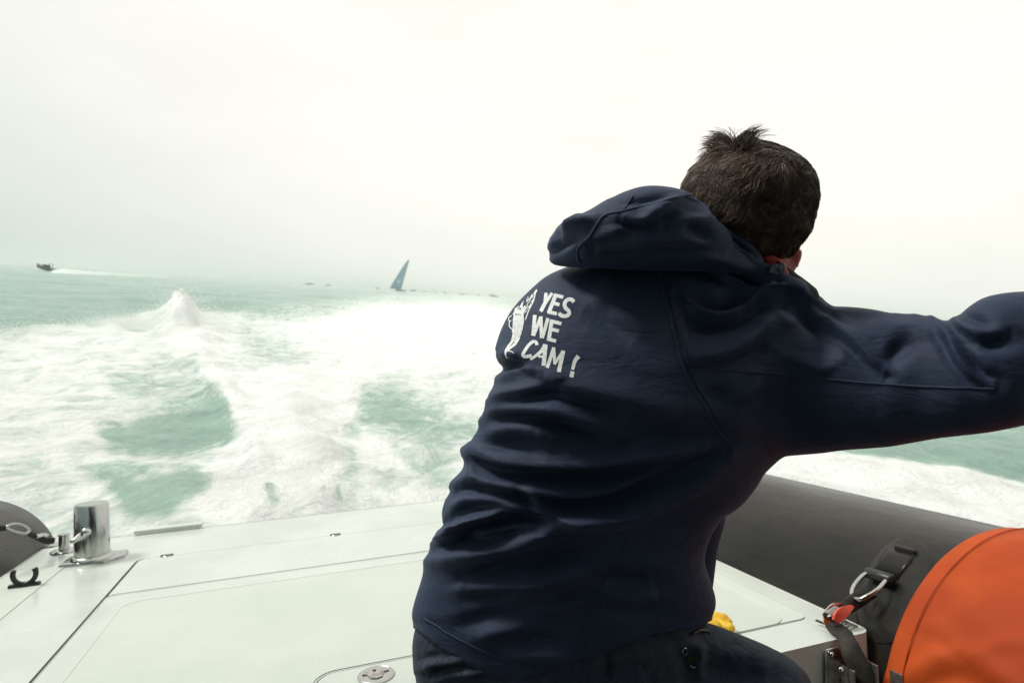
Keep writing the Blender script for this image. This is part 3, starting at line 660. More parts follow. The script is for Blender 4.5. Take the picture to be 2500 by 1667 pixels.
# ------------------------------------------------------------------ the man
class Sdf:
    def __init__(s, lo, hi, vox, band=8):
        s.lo = np.floor(np.array(lo) / vox).astype(int); s.hi = np.ceil(np.array(hi) / vox).astype(int); s.v = vox; s.bg = band * vox; s.band = band
        s.a = np.full(s.hi - s.lo, s.bg, np.float32)
    def _u(s, sl, b_, k):
        a_ = s.a[sl]; h = np.maximum(k - np.abs(a_ - b_), 0) / max(k, 1e-6) * np.clip(1.6 * (1 - np.maximum(a_, b_) / s.bg), 0, 1); s.a[sl] = np.minimum(a_, b_) - h * h * k * .25
    def mesh_in(s, v, quads, tris, k=.02):
        g = vdb.FloatGrid.createLevelSetFromPolygons(np.asarray(v, np.float64), triangles=np.asarray(tris, np.uint32), quads=np.asarray(quads, np.uint32), transform=vdb.createLinearTransform(s.v), halfWidth=float(s.band))
        arr = np.empty(s.a.shape, np.float32); g.copyToArray(arr, ijk=tuple(int(q_) for q_ in s.lo)); s._u((slice(None),) * 3, arr, k)
    def local(s, c_, r):
        i0 = np.maximum(np.floor((np.array(c_) - r) / s.v).astype(int) - s.lo, 0); i1 = np.minimum(np.ceil((np.array(c_) + r) / s.v).astype(int) - s.lo + 1, s.a.shape)
        if (i1 <= i0).any(): return None, None
        g = np.stack(np.meshgrid(*[(np.arange(i0[q_], i1[q_]) + s.lo[q_]) * s.v for q_ in range(3)], indexing='ij'), -1)
        return tuple(slice(a_, b_) for a_, b_ in zip(i0, i1)), g
    def cap(s, p_, q_, r1, r2, k=.01):
        p_, q_ = np.array(p_), np.array(q_); sl, g = s.local((p_ + q_) / 2, np.linalg.norm(p_ - q_) / 2 + max(r1, r2) + s.bg)
        if sl is None: return
        ab = q_ - p_; t_ = np.clip(((g - p_) @ ab) / (ab @ ab), 0, 1)
        d_ = np.linalg.norm(g - p_ - t_[..., None] * ab, axis=-1) - (r1 + (r2 - r1) * t_); s._u(sl, np.clip(d_, -s.bg, s.bg), k)
    def ell(s, c_, axes, rad, k=.01):
        rad = np.array(rad); sl, g = s.local(c_, rad.max() + s.bg)
        if sl is None: return
        q_ = (g - np.array(c_)) @ np.array(axes).T / rad; l_ = np.linalg.norm(q_, axis=-1); l2 = np.linalg.norm(q_ / rad, axis=-1) + 1e-9
        s._u(sl, np.clip(l_ * (l_ - 1) / l2, -s.bg, s.bg), k)
    def out(s):
        g = vdb.FloatGrid(s.bg); g.copyFromArray(s.a, ijk=tuple(int(q_) for q_ in s.lo)); g.transform = vdb.createLinearTransform(s.v)
        p_, q_ = g.convertToQuads(0.0); p_ = np.array(p_, float); q_ = np.array(q_).astype(np.int64)
        fn = np.cross(p_[q_[:, 2]] - p_[q_[:, 0]], p_[q_[:, 3]] - p_[q_[:, 1]])
        if (fn * (p_[q_[:, 0]] - p_.mean(0))).sum() < 0: q_ = q_[:, ::-1]
        return p_, q_
def loft(rings, seg=56, e=2.3, sub=5):
    # ring: (Lx,Ly,Rx,Ry,depth,thick)
    R_ = cr_sp([list(map(float, r)) for r in rings], sub); V = []
    for Lx, Ly, Rx, Ry, d_, th in R_:
        l_, r2 = W(Lx, Ly, d_), W(Rx, Ry, d_); c_ = (l_ + r2) / 2; a_ = (r2 - l_) / 2
        vw = c_ - CAM; vw = vw - a_ * vw.dot(a_) / a_.dot(a_); vw /= np.linalg.norm(vw)
        t_ = np.linspace(0, 2 * np.pi, seg, endpoint=False); cs, sn = np.cos(t_), np.sin(t_)
        cs = np.sign(cs) * np.abs(cs) ** (2 / e); sn = np.sign(sn) * np.abs(sn) ** (2 / e)
        V.append(c_ + cs[:, None] * a_ + sn[:, None] * vw * th)
    n_ = len(R_); V = np.concatenate(V); c0_, c1_ = V[:seg].mean(0), V[-seg:].mean(0); V = np.concatenate([V, [c0_, c1_]])
    i_ = np.arange(n_ - 1)[:, None]; j_ = np.arange(seg)[None]; k_2 = (j_ + 1) % seg
    Q = np.stack([i_ * seg + j_, i_ * seg + k_2, (i_ + 1) * seg + k_2, (i_ + 1) * seg + j_], -1).reshape(-1, 4)
    j_ = np.arange(seg); T_ = np.concatenate([np.stack([(j_ + 1) % seg, j_, 0 * j_ + n_ * seg], 1), np.stack([(n_ - 1) * seg + j_, (n_ - 1) * seg + (j_ + 1) % seg, 0 * j_ + n_ * seg + 1], 1)])
    # outward check
    a_, b_, c2 = V[Q[:, 0]], V[Q[:, 1]], V[Q[:, 2]]; nv = np.cross(b_ - a_, c2 - a_); 
    if (nv * (a_ - V[:n_ * seg].mean(0))).sum() < 0: Q = Q[:, ::-1]; T_ = T_[:, ::-1]
    return V, Q, T_
torso = [(1200, 1790, 1560, 1800, 1.0, .09), (1060, 1730, 1650, 1745, 1.0, .125), (1020, 1667, 1700, 1660, 1.0, .135), (1010, 1622, 1700, 1622, 1.0, .137), (1006, 1570, 1712, 1580, 1.0, .138), (1012, 1530, 1730, 1510, 1.0, .138), (1008, 1503, 1738, 1485, 1.0, .138), (1013, 1472, 1738, 1455, 1.0, .136),
         (1032, 1410, 1722, 1405, .995, .133), (1042, 1370, 1713, 1375, .99, .130), (1050, 1338, 1715, 1345, .99, .130), (1065, 1317, 1728, 1308, .985, .128), (1068, 1298, 1742, 1285, .985, .128), (1081, 1282, 1756, 1266, .98, .126), (1081, 1250, 1785, 1246, .98, .126), (1087, 1220, 1808, 1225, .975, .125), (1100, 1190, 1836, 1188, .97, .125),
         (1114, 1160, 1852, 1160, .968, .125), (1127, 1132, 1868, 1138, .965, .125), (1135, 1106, 1880, 1108, .96, .125), (1146, 1093, 1885, 1090, .96, .126), (1158, 1078, 1888, 1066, .96, .126), (1168, 1048, 1890, 1040, .955, .128), (1182, 1020, 1892, 1015, .952, .129), (1189, 1000, 1895, 995, .95, .130), (1200, 970, 1898, 972, .95, .131), (1209, 942, 1900, 950, .95, .132), (1212, 918, 1903, 925, .95, .132), (1221, 899, 1905, 908, .95, .132), (1214, 868, 1910, 885, .952, .131), (1216, 838, 1915, 862, .955, .130),
         (1228, 795, 1925, 835, .96, .128), (1254, 750, 1935, 800, .965, .122), (1300, 702, 1945, 775, .97, .112), (1345, 668, 1950, 752, .975, .100), (1420, 642, 1945, 735, .98, .088), (1530, 632, 1925, 708, .98, .074), (1670, 636, 1890, 680, .98, .055)]
arm = [(1800, 700, 1790, 1080, .97, .10), (1900, 694, 1850, 1120, .965, .115), (1985, 738, 1914, 1113, .95, .105), (2027, 757, 2002, 1105, .935, .10), (2059, 753, 2059, 1097, .92, .096), (2136, 763, 2130, 1092, .895, .092), (2174, 772, 2174, 1088, .88, .090),
       (2243, 774, 2240, 1077, .86, .086), (2300, 782, 2289, 1069, .84, .084), (2330, 778, 2340, 1062, .825, .084), (2365, 749, 2404, 1053, .81, .084), (2404, 726, 2450, 1045, .80, .084), (2461, 714, 2510, 1032, .79, .082), (2540, 708, 2590, 1006, .79, .078), (2640, 690, 2690, 950, .81, .066), (2740, 640, 2800, 870, .84, .056), (2850, 570, 2910, 780, .88, .048), (2930, 520, 2985, 710, .90, .042)]
J = Sdf(W(np.array([900, 3100.]), np.array([1000, 1000.]), np.array([.75, .75])).min(0) - [.0, .1, .3], [1.20, 1.45, 1.75], .0035)
_lo = np.array([-.22, .62, .80]); J = Sdf(_lo, [1.12, 1.42, 1.78], .0035)
J.mesh_in(*loft(torso, sub=4), k=.001); J.mesh_in(*loft(arm, e=2.15), k=.025)
for a_, b_ in zip([(1690, 690, .94, .026), (1780, 676, .935, .024), (1837, 694, .93, .022), (1895, 710, .93, .020), (1950, 740, .93, .019)], [(1780, 676, .935, .024), (1837, 694, .93, .022), (1895, 710, .93, .020), (1950, 740, .93, .019), (1986, 764, .93, .018)]): J.cap(W(*a_[:3]), W(*b_[:3]), a_[3], b_[3], .022)
# far side of the open jacket front, and the other sleeve reaching down in front of him
J.mesh_in(*loft([(1560, 1150, 1760, 1190, 1.06, .03), (1600, 1235, 1770, 1262, 1.07, .035), (1600, 1330, 1752, 1335, 1.07, .035), (1600, 1420, 1741, 1420, 1.07, .035), (1610, 1490, 1730, 1490, 1.07, .03)], e=2), k=.012)
shl, ell_, wr_ = W(1400, 800, 1.06), W(1380, 1200, 1.26), W(1520, 1420, 1.38)
J.cap(shl, ell_, .075, .062, .03); J.cap(ell_, wr_, .060, .045, .02)
jv, jq = J.out()

oM, sM = (1100, 800), 2.94; oB, sB = (1000, 1250), 3.76; oH, sH = (1300, 440), 3.92; oA, sA = (1600, 600), 2.613
FT = [(oM, sM, [(400, 190), (500, 235), (620, 290), (760, 370), (900, 440), (1100, 490), (1300, 530), (1500, 590), (1700, 620)], 46, 22, 9),
      (oM, sM, [(480, 300), (600, 350), (700, 400)], 18, 12, -4),
      (oM, sM, [(290, 530), (380, 490), (480, 465), (600, 440), (715, 405)], 26, 12, 8),
      (oM, sM, [(600, 500), (800, 480), (1000, 530), (1250, 590)], 16, 20, -5),
      (oM, sM, [(225, 665), (330, 600), (500, 580), (700, 592), (850, 620), (1000, 670), (1120, 720), (1200, 765)], 26, 12, 10),
      (oM, sM, [(240, 740), (340, 670), (500, 640), (750, 650), (950, 700)], 14, 16, -5),
      (oM, sM, [(170, 830), (260, 740), (400, 700), (600, 710), (720, 770)], 24, 22, 6),
      (oM, sM, [(600, 740), (760, 800), (900, 850)], 24, 18, 4),
      (oM, sM, [(230, 880), (400, 850), (550, 870), (640, 920)], 14, 14, -5),
      (oM, sM, [(110, 885), (160, 880), (230, 900), (330, 940), (450, 960), (650, 972), (850, 972), (1050, 960), (1300, 925), (1600, 890), (1800, 870)], 22, 13, 12),
      (oM, sM, [(190, 1000), (400, 1030), (700, 1040), (1000, 1030), (1400, 990)], 22, 22, -7),
      (oM, sM, [(110, 900), (150, 980), (180, 1060)], 10, 14, 6),
      (oM, sM, [(30, 1130), (110, 1080), (190, 1080), (300, 1112), (500, 1140), (700, 1167), (900, 1192), (1100, 1182), (1300, 1150)], 18, 11, 9),
      (oM, sM, [(900, 1130), (1100, 1100), (1300, 1060), (1500, 1010)], 14, 14, -5),
      (oM, sM, [(590, 1160), (640, 1240), (720, 1310), (850, 1335), (1000, 1335)], 12, 14, 8),
      (oM, sM, [(760, 1250), (900, 1275), (1100, 1255), (1300, 1200), (1600, 1090), (1900, 940)], 20, 20, -12),
      (oM, sM, [(800, 1360), (1000, 1345), (1150, 1315), (1300, 1275), (1500, 1195), (1750, 1090), (1960, 920)], 9, 34, 9),
      (oM, sM, [(0, 1330), (60, 1265), (150, 1222), (350, 1220), (550, 1270), (720, 1330)], 16, 12, 8),
      (oM, sM, [(60, 1170), (200, 1160), (380, 1175), (560, 1215)], 10, 12, -5),
      (oM, sM, [(0, 1470), (130, 1393), (240, 1340), (400, 1300), (600, 1320)], 16, 10, 9),
      (oB, sB, [(215, 292), (400, 190), (540, 100), (700, 38), (900, 15)], 14, 11, 10),
      (oB, sB, [(560, 140), (700, 110), (900, 80), (1150, 50)], 10, 10, -6),
      (oB, sB, [(560, 200), (750, 185), (950, 125), (1200, 90), (1300, 75)], 10, 12, 6),
      (oB, sB, [(260, 330), (500, 280), (800, 230), (1050, 180)], 14, 12, -8),
      (oB, sB, [(200, 430), (400, 400), (600, 370), (800, 312), (1000, 250), (1200, 185), (1330, 115), (1600, 60), (1900, 15), (2200, -60)], 17, 26, 13),
      (oB, sB, [(520, 625), (700, 560), (900, 510), (1200, 468), (1500, 425), (1700, 395)], 24, 14, -11),
      (oB, sB, [(500, 680), (800, 672), (1100, 645), (1400, 582), (1720, 470)], 14, 34, 8),
      (oB, sB, [(520, 790), (800, 765), (1000, 725)], 18, 16, -6),
      (oB, sB, [(1180, 880), (1350, 885), (1500, 850), (1610, 790)], 18, 10, 5), (oB, sB, [(1240, 860), (1400, 835), (1540, 790)], 8, 8, -4),
      (oB, sB, [(460, 1040), (600, 990), (760, 960), (900, 975)], 20, 18, -5), (oB, sB, [(600, 1150), (850, 1070), (1100, 1030)], 16, 20, 5),
      (oB, sB, [(800, 1240), (1100, 1180), (1400, 1190)], 18, 22, -5), (oB, sB, [(900, 1310), (1200, 1300), (1500, 1330)], 14, 14, 4),
      (oB, sB, [(1750, 600), (1950, 640), (2200, 620)], 26, 26, -7), (oB, sB, [(1800, 780), (2000, 790), (2300, 760)], 24, 24, 6),
      (oB, sB, [(1750, 860), (2000, 900), (2300, 880)], 24, 24, -6),
      # notch at the left, under the printing
      (oM, sM, [(340, 310), (400, 290), (480, 262), (560, 262)], 11, 13, -9), (oM, sM, [(340, 350), (420, 330), (520, 300), (640, 330)], 12, 20, 6),
      (oM, sM, [(380, 200), (440, 190), (520, 210)], 14, 12, 5),
      (oH, sH, [(560, 1200), (700, 1080), (850, 960)], 26, 20, 3), (oH, sH, [(470, 1230), (600, 1280), (800, 1410), (1000, 1530)], 20, 26, -4), (oH, sH, [(800, 1180), (950, 1330), (1150, 1500)], 30, 26, 3),
      # shoulder yoke
      (oH, sH, [(1250, 830), (1350, 810), (1500, 795), (1750, 782), (1950, 815), (2150, 880), (2400, 985), (2650, 1090)], 14, 26, 11),
      (oH, sH, [(1350, 880), (1500, 870), (1700, 880), (1850, 930)], 16, 16, -6),
      (oH, sH, [(1770, 820), (1800, 870), (1870, 935), (1960, 995), (2060, 1042), (2200, 1062), (2350, 1072)], 9, 13, 8),
      (oH, sH, [(1800, 830), (1900, 900), (2050, 980), (2250, 1020)], 12, 7, -8),
      (oH, sH, [(1350, 930), (1600, 1010), (1850, 1065), (2030, 1085)], 20, 14, 6),
      (oH, sH, [(1530, 1090), (1650, 1150), (1800, 1170), (1950, 1140), (2100, 1095)], 26, 16, -13),
      (oH, sH, [(1500, 1115), (1540, 1190), (1600, 1232), (1690, 1252), (1800, 1250), (1950, 1205), (2120, 1130), (2300, 1095)], 9, 13, 10),
      (oH, sH, [(1430, 1400), (1550, 1390), (1750, 1370), (2000, 1330), (2150, 1250)], 34, 34, -13),
      *[(o_, s_, p_, wu_ * 1.1, wd_ * 1.1, am_ * .72) for o_, s_, p_, wu_, wd_, am_ in [(oA, sA, [(215, 690), (270, 712), (330, 716), (430, 700), (550, 622), (680, 500), (770, 420)], 24, 18, 12),
      (oA, sA, [(250, 780), (420, 770), (600, 700), (740, 600)], 18, 28, -8),
      (oA, sA, [(620, 350), (700, 320), (780, 300), (900, 325), (1000, 405), (1100, 470), (1200, 545), (1300, 640), (1400, 745), (1460, 790)], 20, 9, 10),
      (oA, sA, [(950, 370), (1050, 420), (1160, 480), (1240, 540)], 9, 12, -7), (oA, sA, [(900, 420), (1000, 480), (1080, 600), (1080, 720)], 26, 26, -8),
      (oA, sA, [(790, 450), (850, 490), (920, 470)], 14, 12, 4), (oA, sA, [(820, 700), (950, 760), (1060, 790), (1180, 740)], 20, 12, 5),
      (oA, sA, [(1480, 780), (1520, 680), (1600, 610), (1680, 600)], 20, 28, -11), (oA, sA, [(1300, 560), (1450, 520), (1620, 540), (1800, 560)], 22, 22, 5),
      (oA, sA, [(1760, 480), (1830, 530), (1890, 600), (1930, 690), (2000, 790), (2080, 850), (2150, 870)], 12, 10, 9),
      (oA, sA, [(1950, 640), (2020, 750), (2100, 830), (2200, 850)], 12, 16, -12), (oA, sA, [(1900, 465), (1960, 510), (2030, 550), (2110, 565), (2200, 540)], 12, 10, 8),
      (oA, sA, [(1960, 480), (2050, 470), (2130, 500)], 12, 12, -6), (oA, sA, [(2050, 600), (2200, 620), (2350, 600)], 26, 20, -8),
      (oA, sA, [(1110, 415), (1250, 425), (1400, 440), (1500, 460)], 12, 10, 4), (oA, sA, [(500, 985), (590, 935), (680, 830)], 12, 12, 5), (oA, sA, [(280, 930), (400, 960), (480, 1010)], 26, 26, -6),
      (oA, sA, [(1500, 445), (1620, 430), (1740, 470)], 14, 10, 5), (oA, sA, [(330, 1100), (600, 1180), (900, 1200)], 30, 30, 4)]]]
GAIN = 1.85
jv, _ = folds(jv, jq, FT)
HX = np.array([(900, 1500), (1000, 1527), (1016, 1536), (1080, 1585), (1146, 1622), (1213, 1652), (1270, 1666), (1330, 1642), (1400, 1617), (1480, 1592), (1590, 1548), (1650, 1540), (1700, 1533), (1735, 1515), (1800, 1480), (3400, 1480)], float)
hx_, hy_, hd_ = project(jv)
keepv = hy_ < np.interp(hx_, HX[:, 0], HX[:, 1])
kf = keepv[jq].all(1); jq2 = jq[kf]
used = np.zeros(len(jv), bool); used[jq2.ravel()] = True; remap_ = np.cumsum(used) - 1
allu = np.zeros(len(jv), bool); allu[jq[~kf].ravel()] = True; bnd = used & allu
dy = np.interp(hx_, HX[:, 0], HX[:, 1]) - hy_
jv[bnd] += (C2W @ np.array([0, -1., 0]))[None] * (dy[bnd] * hd_[bnd] / F)[:, None]
jv = jv[used]; jq2 = remap_[jq2]
PM = Matrix.Translation(W(1380, 1800, 1.0).tolist())
man = empty('person', PM, 'person seen from behind in navy hooded jacket, leaning over with right arm outstretched', 'person')
jacket = mk('jacket', jv, jq2, m_fab, man, world_space=True)
so_ = jacket.modifiers.new('thickness', 'SOLIDIFY'); so_.thickness = .003; so_.offset = -1
MATRIX[jacket.name] = PM
bvj = BVHTree.FromPolygons([tuple(p_) for p_ in jv], [tuple(int(x_) for x_ in q_) for q_ in jq2])

# hood
hood = [(1338, 598, 1340, 636, .92, .014), (1350, 575, 1352, 645, .915, .034), (1373, 552, 1373, 649, .905, .050), (1402, 535, 1400, 651, .895, .062), (1440, 518, 1432, 652, .888, .070), (1489, 490, 1486, 655, .882, .076), (1561, 464, 1556, 658, .878, .080), (1625, 462, 1630, 660, .876, .080),
        (1680, 478, 1700, 662, .880, .074), (1718, 520, 1760, 664, .888, .062), (1770, 582, 1810, 668, .900, .046), (1835, 634, 1848, 672, .912, .028), (1888, 664, 1884, 678, .925, .010)]
Hd = Sdf([.02, .70, 1.50], [.48, 1.12, 1.80], .0030)
Hd.mesh_in(*loft(hood, seg=64, e=2.2), k=.001)
Hd.mesh_in(*loft([(1340, 585, 1362, 600, .95, .02), (1372, 545, 1390, 580, .95, .03), (1405, 523, 1415, 580, .95, .03), (1436, 524, 1440, 570, .95, .02)], seg=32, e=2), k=.01)
# inner edge of the hood opening, lying against the hair
Hd.mesh_in(*loft([(1700, 500, 1680, 560, .90, .02), (1750, 540, 1720, 610, .895, .022), (1815, 580, 1760, 650, .895, .022), (1850, 612, 1810, 660, .90, .016), (1866, 636, 1850, 668, .905, .010)], seg=32, e=2), k=.006)
hv_, hq = Hd.out()
FH = [(oH, sH, [(1440, 170), (1350, 205), (1250, 275), (1120, 365), (1020, 410), (920, 395), (820, 370)], 12, 20, 6),
      (oH, sH, [(850, 400), (980, 445), (1130, 450), (1150, 390)], 12, 14, -6), (oH, sH, [(700, 480), (850, 470), (1000, 490), (1120, 510)], 8, 12, 3),
      (oH, sH, [(280, 480), (400, 430), (520, 395), (600, 360)], 12, 10, 5), (oH, sH, [(225, 610), (270, 520), (330, 430), (370, 400)], 8, 8, -5), (oH, sH, [(160, 710), (300, 620), (450, 545)], 9, 12, -5),
      (oH, sH, [(170, 650), (240, 560), (340, 470), (500, 410)], 10, 8, 4), (oH, sH, [(470, 640), (620, 600), (800, 570), (1000, 510)], 14, 20, -5), (oH, sH, [(480, 590), (650, 560), (850, 510)], 10, 10, 3),
      (oH, sH, [(1380, 460), (1440, 400), (1520, 380), (1640, 420)], 12, 12, 4), (oH, sH, [(1440, 460), (1560, 470), (1700, 560)], 10, 16, -5), (oH, sH, [(1250, 300), (1280, 420), (1270, 560)], 26, 22, -4),
      (oH, sH, [(1560, 160), (1610, 250), (1650, 370), (1720, 450), (1850, 560), (2020, 690), (2180, 790)], 6, 16, 6), (oH, sH, [(1680, 360), (1800, 470), (1950, 600), (2120, 730)], 8, 7, -7),
      (oH, sH, [(600, 700), (1000, 720), (1500, 700), (1900, 680)], 26, 14, -7), (oH, sH, [(560, 640), (900, 640), (1300, 600), (1700, 620)], 30, 24, 5), (oH, sH, [(790, 190), (980, 205), (1200, 180), (1380, 150)], 10, 10, -3)]
GAIN = 2.2
hv_, _ = folds(hv_, hq, FH)
GAIN = 1.3
hoodo = mk('hood', hv_, hq, m_fab, jacket, world_space=True)
bvh_ = BVHTree.FromPolygons([tuple(p_) for p_ in hv_], [tuple(int(x_) for x_ in q_) for q_ in hq])

def stitch(bv_, P_, widths, prof, lift=.0, n=5, par=None, name='seam', m_=None):
    # lay a strip on a surface; prof = list of (across -1..1, height m)
    Q = cr_sp(P_, n); T_ = np.gradient(Q, axis=0); T_ /= np.linalg.norm(T_, axis=1)[:, None] + 1e-9; Nn = np.stack([-T_[:, 1], T_[:, 0]], 1)
    wd = np.interp(np.linspace(0, 1, len(Q)), np.linspace(0, 1, len(np.atleast_1d(widths))), np.atleast_1d(widths)) if np.ndim(widths) else np.full(len(Q), float(widths))
    V = []; last = None; ok_rows = []
    for i_ in range(len(Q)):
        row = []
        for a_, h_ in prof:
            x_, y_ = Q[i_] + Nn[i_] * a_ * wd[i_] / 2; r = Vector(ray(x_, y_)); r.normalize()
            hit = bv_.ray_cast(Vector(CAM), r)
            if hit[0] is None: row = None; break
            n_ = hit[1]; 
            if n_.dot(r) > 0: n_ = -n_
            row.append(np.array(hit[0]) + np.array(n_) * (h_ + lift))
        if row is not None: V.append(row); ok_rows.append(i_)
        else: V.append(None)
    vv, ff = [], []; prev = None; m2 = len(prof)
    runs, cur_ = [], []                     # keep the longest unbroken run
    for row in V:
        if row is None or (cur_ and max(np.linalg.norm(cur_[-1][k] - row[k]) for k in range(m2)) >= .03): runs.append(cur_); cur_ = []
        if row is not None: cur_.append(row)
    runs.append(cur_); V = max(runs, key=len)
    for row in V:
        if row is None: prev = None; continue
        b0 = len(vv); vv += row
        if prev is not None:
            dd_ = max(np.linalg.norm(vv[prev + k] - vv[b0 + k]) for k in range(m2))
            if dd_ < .03: ff += [[prev + k, prev + k + 1, b0 + k + 1, b0 + k] for k in range(m2 - 1)]
        prev = b0
    if not ff: return None
    return mk(name, vv, ff, m_, par, world_space=True)
welt = [(-1, -.0012), (-.75, .0006), (-.3, .0016), (.3, .0016), (.75, .0006), (1, -.0012)]
def PX(o_, s_, L): return [(o_[0] + a_ / s_, o_[1] + b_ / s_) for a_, b_ in L]
arm_seam = PX(oH, sH, [(1222, 830), (1230, 950), (1258, 1100), (1295, 1280), (1345, 1480)]) + PX(oM, sM, [(1628, 130), (1665, 260), (1730, 420), (1820, 570), (1920, 740), (2030, 870)])
stitch(bvj, arm_seam, 7, welt, par=jacket, m_=m_fab); stitch(bvj, [(a_ + 14, b_) for a_, b_ in arm_seam[:-1]], 5, welt, par=jacket, m_=m_fab)
stitch(bvj, PX(oA, sA, [(220, 790), (500, 800), (800, 822), (1200, 862), (1600, 892), (2000, 908), (2160, 912)]), 7, welt, par=jacket, m_=m_fab)
stitch(bvj, PX(oB, sB, [(2000, 250), (1930, 400), (1800, 600), (1705, 780), (1640, 950), (1600, 1150), (1565, 1290)]), 5, welt, par=jacket, m_=m_fab)
stitch(bvj, PX(oB, sB, [(130, 975), (250, 1040), (350, 1110), (650, 1260), (950, 1375), (1200, 1440)]), 5, welt, par=jacket, m_=m_fab)
stitch(bvj, [(a_, b_ - 3.5) for a_, b_ in HX[2:8]], 7, welt, par=jacket, m_=m_fab, name='hem'); stitch(bvj, [(a_, b_ - 3.5) for a_, b_ in HX[7:12]], 7, welt, par=jacket, m_=m_fab, name='hem')
stitch(bvh_, PX(oH, sH, [(455, 790), (430, 730), (432, 670), (470, 610), (540, 550), (590, 470), (650, 375), (720, 325), (850, 300), (1050, 245), (1250, 195), (1450, 150), (1540, 145)]), 8, welt, par=jacket, m_=m_fab)
stitch(bvh_, PX(oH, sH, [(870, 285), (915, 225), (950, 175), (965, 150)]), 6, welt, par=jacket, m_=m_fab)
stitch(bvh_, PX(oH, sH, [(1470, 165), (1520, 180), (1590, 210)]), 5, welt, par=jacket, m_=m_fab)

# printed lettering on the back
oP, sP = (1180, 640), 4.9
lit = 0
def stroke(name, strokes, par):
    global lit
    VV, FF = [], []
    for P_, w_ in strokes:
        lit += 1
        o = stitch(bvj, PX(oP, sP, P_), w_ / sP if np.ndim(w_) == 0 else np.array(w_) / sP, [(-1, 0), (-.33, 0), (.33, 0), (1, 0)], lift=.0006 + .00002 * (lit % 9), n=5, par=None, name='tmp', m_=None) if False else _strip(P_, w_)
        if o: 
            v_, f_ = o; FF += [[q_ + len(VV) for q_ in p_] for p_ in f_]; VV += v_
    if FF: return mk(name, VV, FF, m_print, par, world_space=True)
def _strip(P_, w_):
    Q = PX(oP, sP, P_); Q = np.array(Q, float)
    if len(Q) == 2: Q = np.array([Q[0] * (1 - k) + Q[1] * k for k in np.linspace(0, 1, 9)])
    else: Q = cr_sp(Q, 5) if len(Q) > 3 else cr_sp(Q, 4)
    T_ = np.gradient(Q, axis=0); T_ /= np.linalg.norm(T_, axis=1)[:, None] + 1e-9; Nn = np.stack([-T_[:, 1], T_[:, 0]], 1)
    ww = np.interp(np.linspace(0, 1, len(Q)), np.linspace(0, 1, np.size(w_)), np.atleast_1d(w_)) / sP
    vv, ff, prev = [], [], None
    for i_ in range(len(Q)):
        row = []
        for a_ in (-.5, -.17, .17, .5):
            x_, y_ = Q[i_] + Nn[i_] * a_ * ww[i_]; r = Vector(ray(x_, y_)); r.normalize(); hit = bvj.ray_cast(Vector(CAM), r)
            if hit[0] is None: row = None; break
            n_ = np.array(hit[1]); n_ = -n_ if n_ @ np.array(r) > 0 else n_
            row.append(np.array(hit[0]) + n_ * (.0004 + .00002 * (lit % 9)))
        if row is None: prev = None; continue
        b0 = len(vv); vv += row
        if prev is not None: ff += [[prev + k, prev + k + 1, b0 + k + 1, b0 + k] for k in range(3)]
        prev = b0
    return (vv, ff) if ff else None
pr = jacket
stroke('letter', [([(752, 369), (738, 495)], 40), ([(824, 372), (738, 500)], 38), ([(745, 480), (688, 592)], 44)], pr)
E1 = [([(872, 382), (782, 612)], 46), ([(858, 398), (957, 422)], 42), ([(838, 492), (912, 512)], 42), ([(772, 596), (880, 620)], 42)]
stroke('letter', E1, pr)
stroke('letter', [([(1086, 478), (1050, 448), (1000, 458), (972, 505), (985, 550), (1020, 585), (1025, 625), (985, 648), (935, 640), (905, 612)], 46)], pr)
stroke('letter', [([(618, 634), (596, 880)], 44), ([(690, 655), (600, 882)], 40), ([(690, 650), (698, 910)], 40), ([(775, 672), (706, 910)], 40)], pr)
stroke('letter', [([(822, 690), (782, 942)], 46), ([(808, 706), (936, 738)], 42), ([(800, 800), (906, 826)], 42), ([(768, 918), (872, 946)], 42)], pr)
stroke('letter', [([(642, 995), (632, 958), (590, 955), (540, 1000), (500, 1060), (475, 1110), (505, 1130), (580, 1118)], 38)], pr)
stroke('letter', [([(742, 985), (690, 1070), (565, 1165)], [46, 42, 26]), ([(745, 985), (722, 1238)], 50), ([(655, 1125), (730, 1135)], 28)], pr)
stroke('letter', [([(846, 1020), (765, 1265)], 42), ([(842, 1025), (856, 1215)], 36), ([(955, 1062), (850, 1225)], 34), ([(958, 1060), (902, 1315)], 48)], pr)
stroke('exclamation_mark', [([(1140, 1125), (1095, 1185), (1068, 1288)], [56, 46, 36]), ([(1068, 1308), (1052, 1378)], 50)], pr)
rngp = np.random.default_rng(7); ls = []
A_, Bq = np.array([(640, 325), (560, 395), (480, 465), (400, 530), (355, 580)]), np.array([(645, 345), (610, 470), (570, 560), (530, 620), (500, 680)])
for i_ in range(95):                                   # hatched mane
    t_ = rngp.uniform(0, 1); s0 = rngp.uniform(0, .85); L0 = cr_sp(A_, 4)[int(t_ * 15)]; L1 = cr_sp(Bq, 4)[int(t_ * 15)]
    a_ = L0 + (L1 - L0) * s0; ls.append(([tuple(a_), tuple(a_ + np.array([-26, 44]) * rngp.uniform(.6, 1.3) * (.6 + .6 * t_))], rngp.uniform(5, 10)))
ls += [([(632, 345), (600, 470), (545, 580), (505, 690)], 12), ([(385, 590), (480, 605)], 40), ([(360, 700), (385, 600)], 14)]
for y_ in range(640, 960, 14):
    xl = np.interp(y_, [600, 700, 800, 860, 960], [372, 356, 352, 352, 330]); xr = np.interp(y_, [600, 700, 780, 860, 960], [480, 490, 475, 455, 405]); ls.append(([(xl, y_), (xr, y_ + 6)], 12.5))
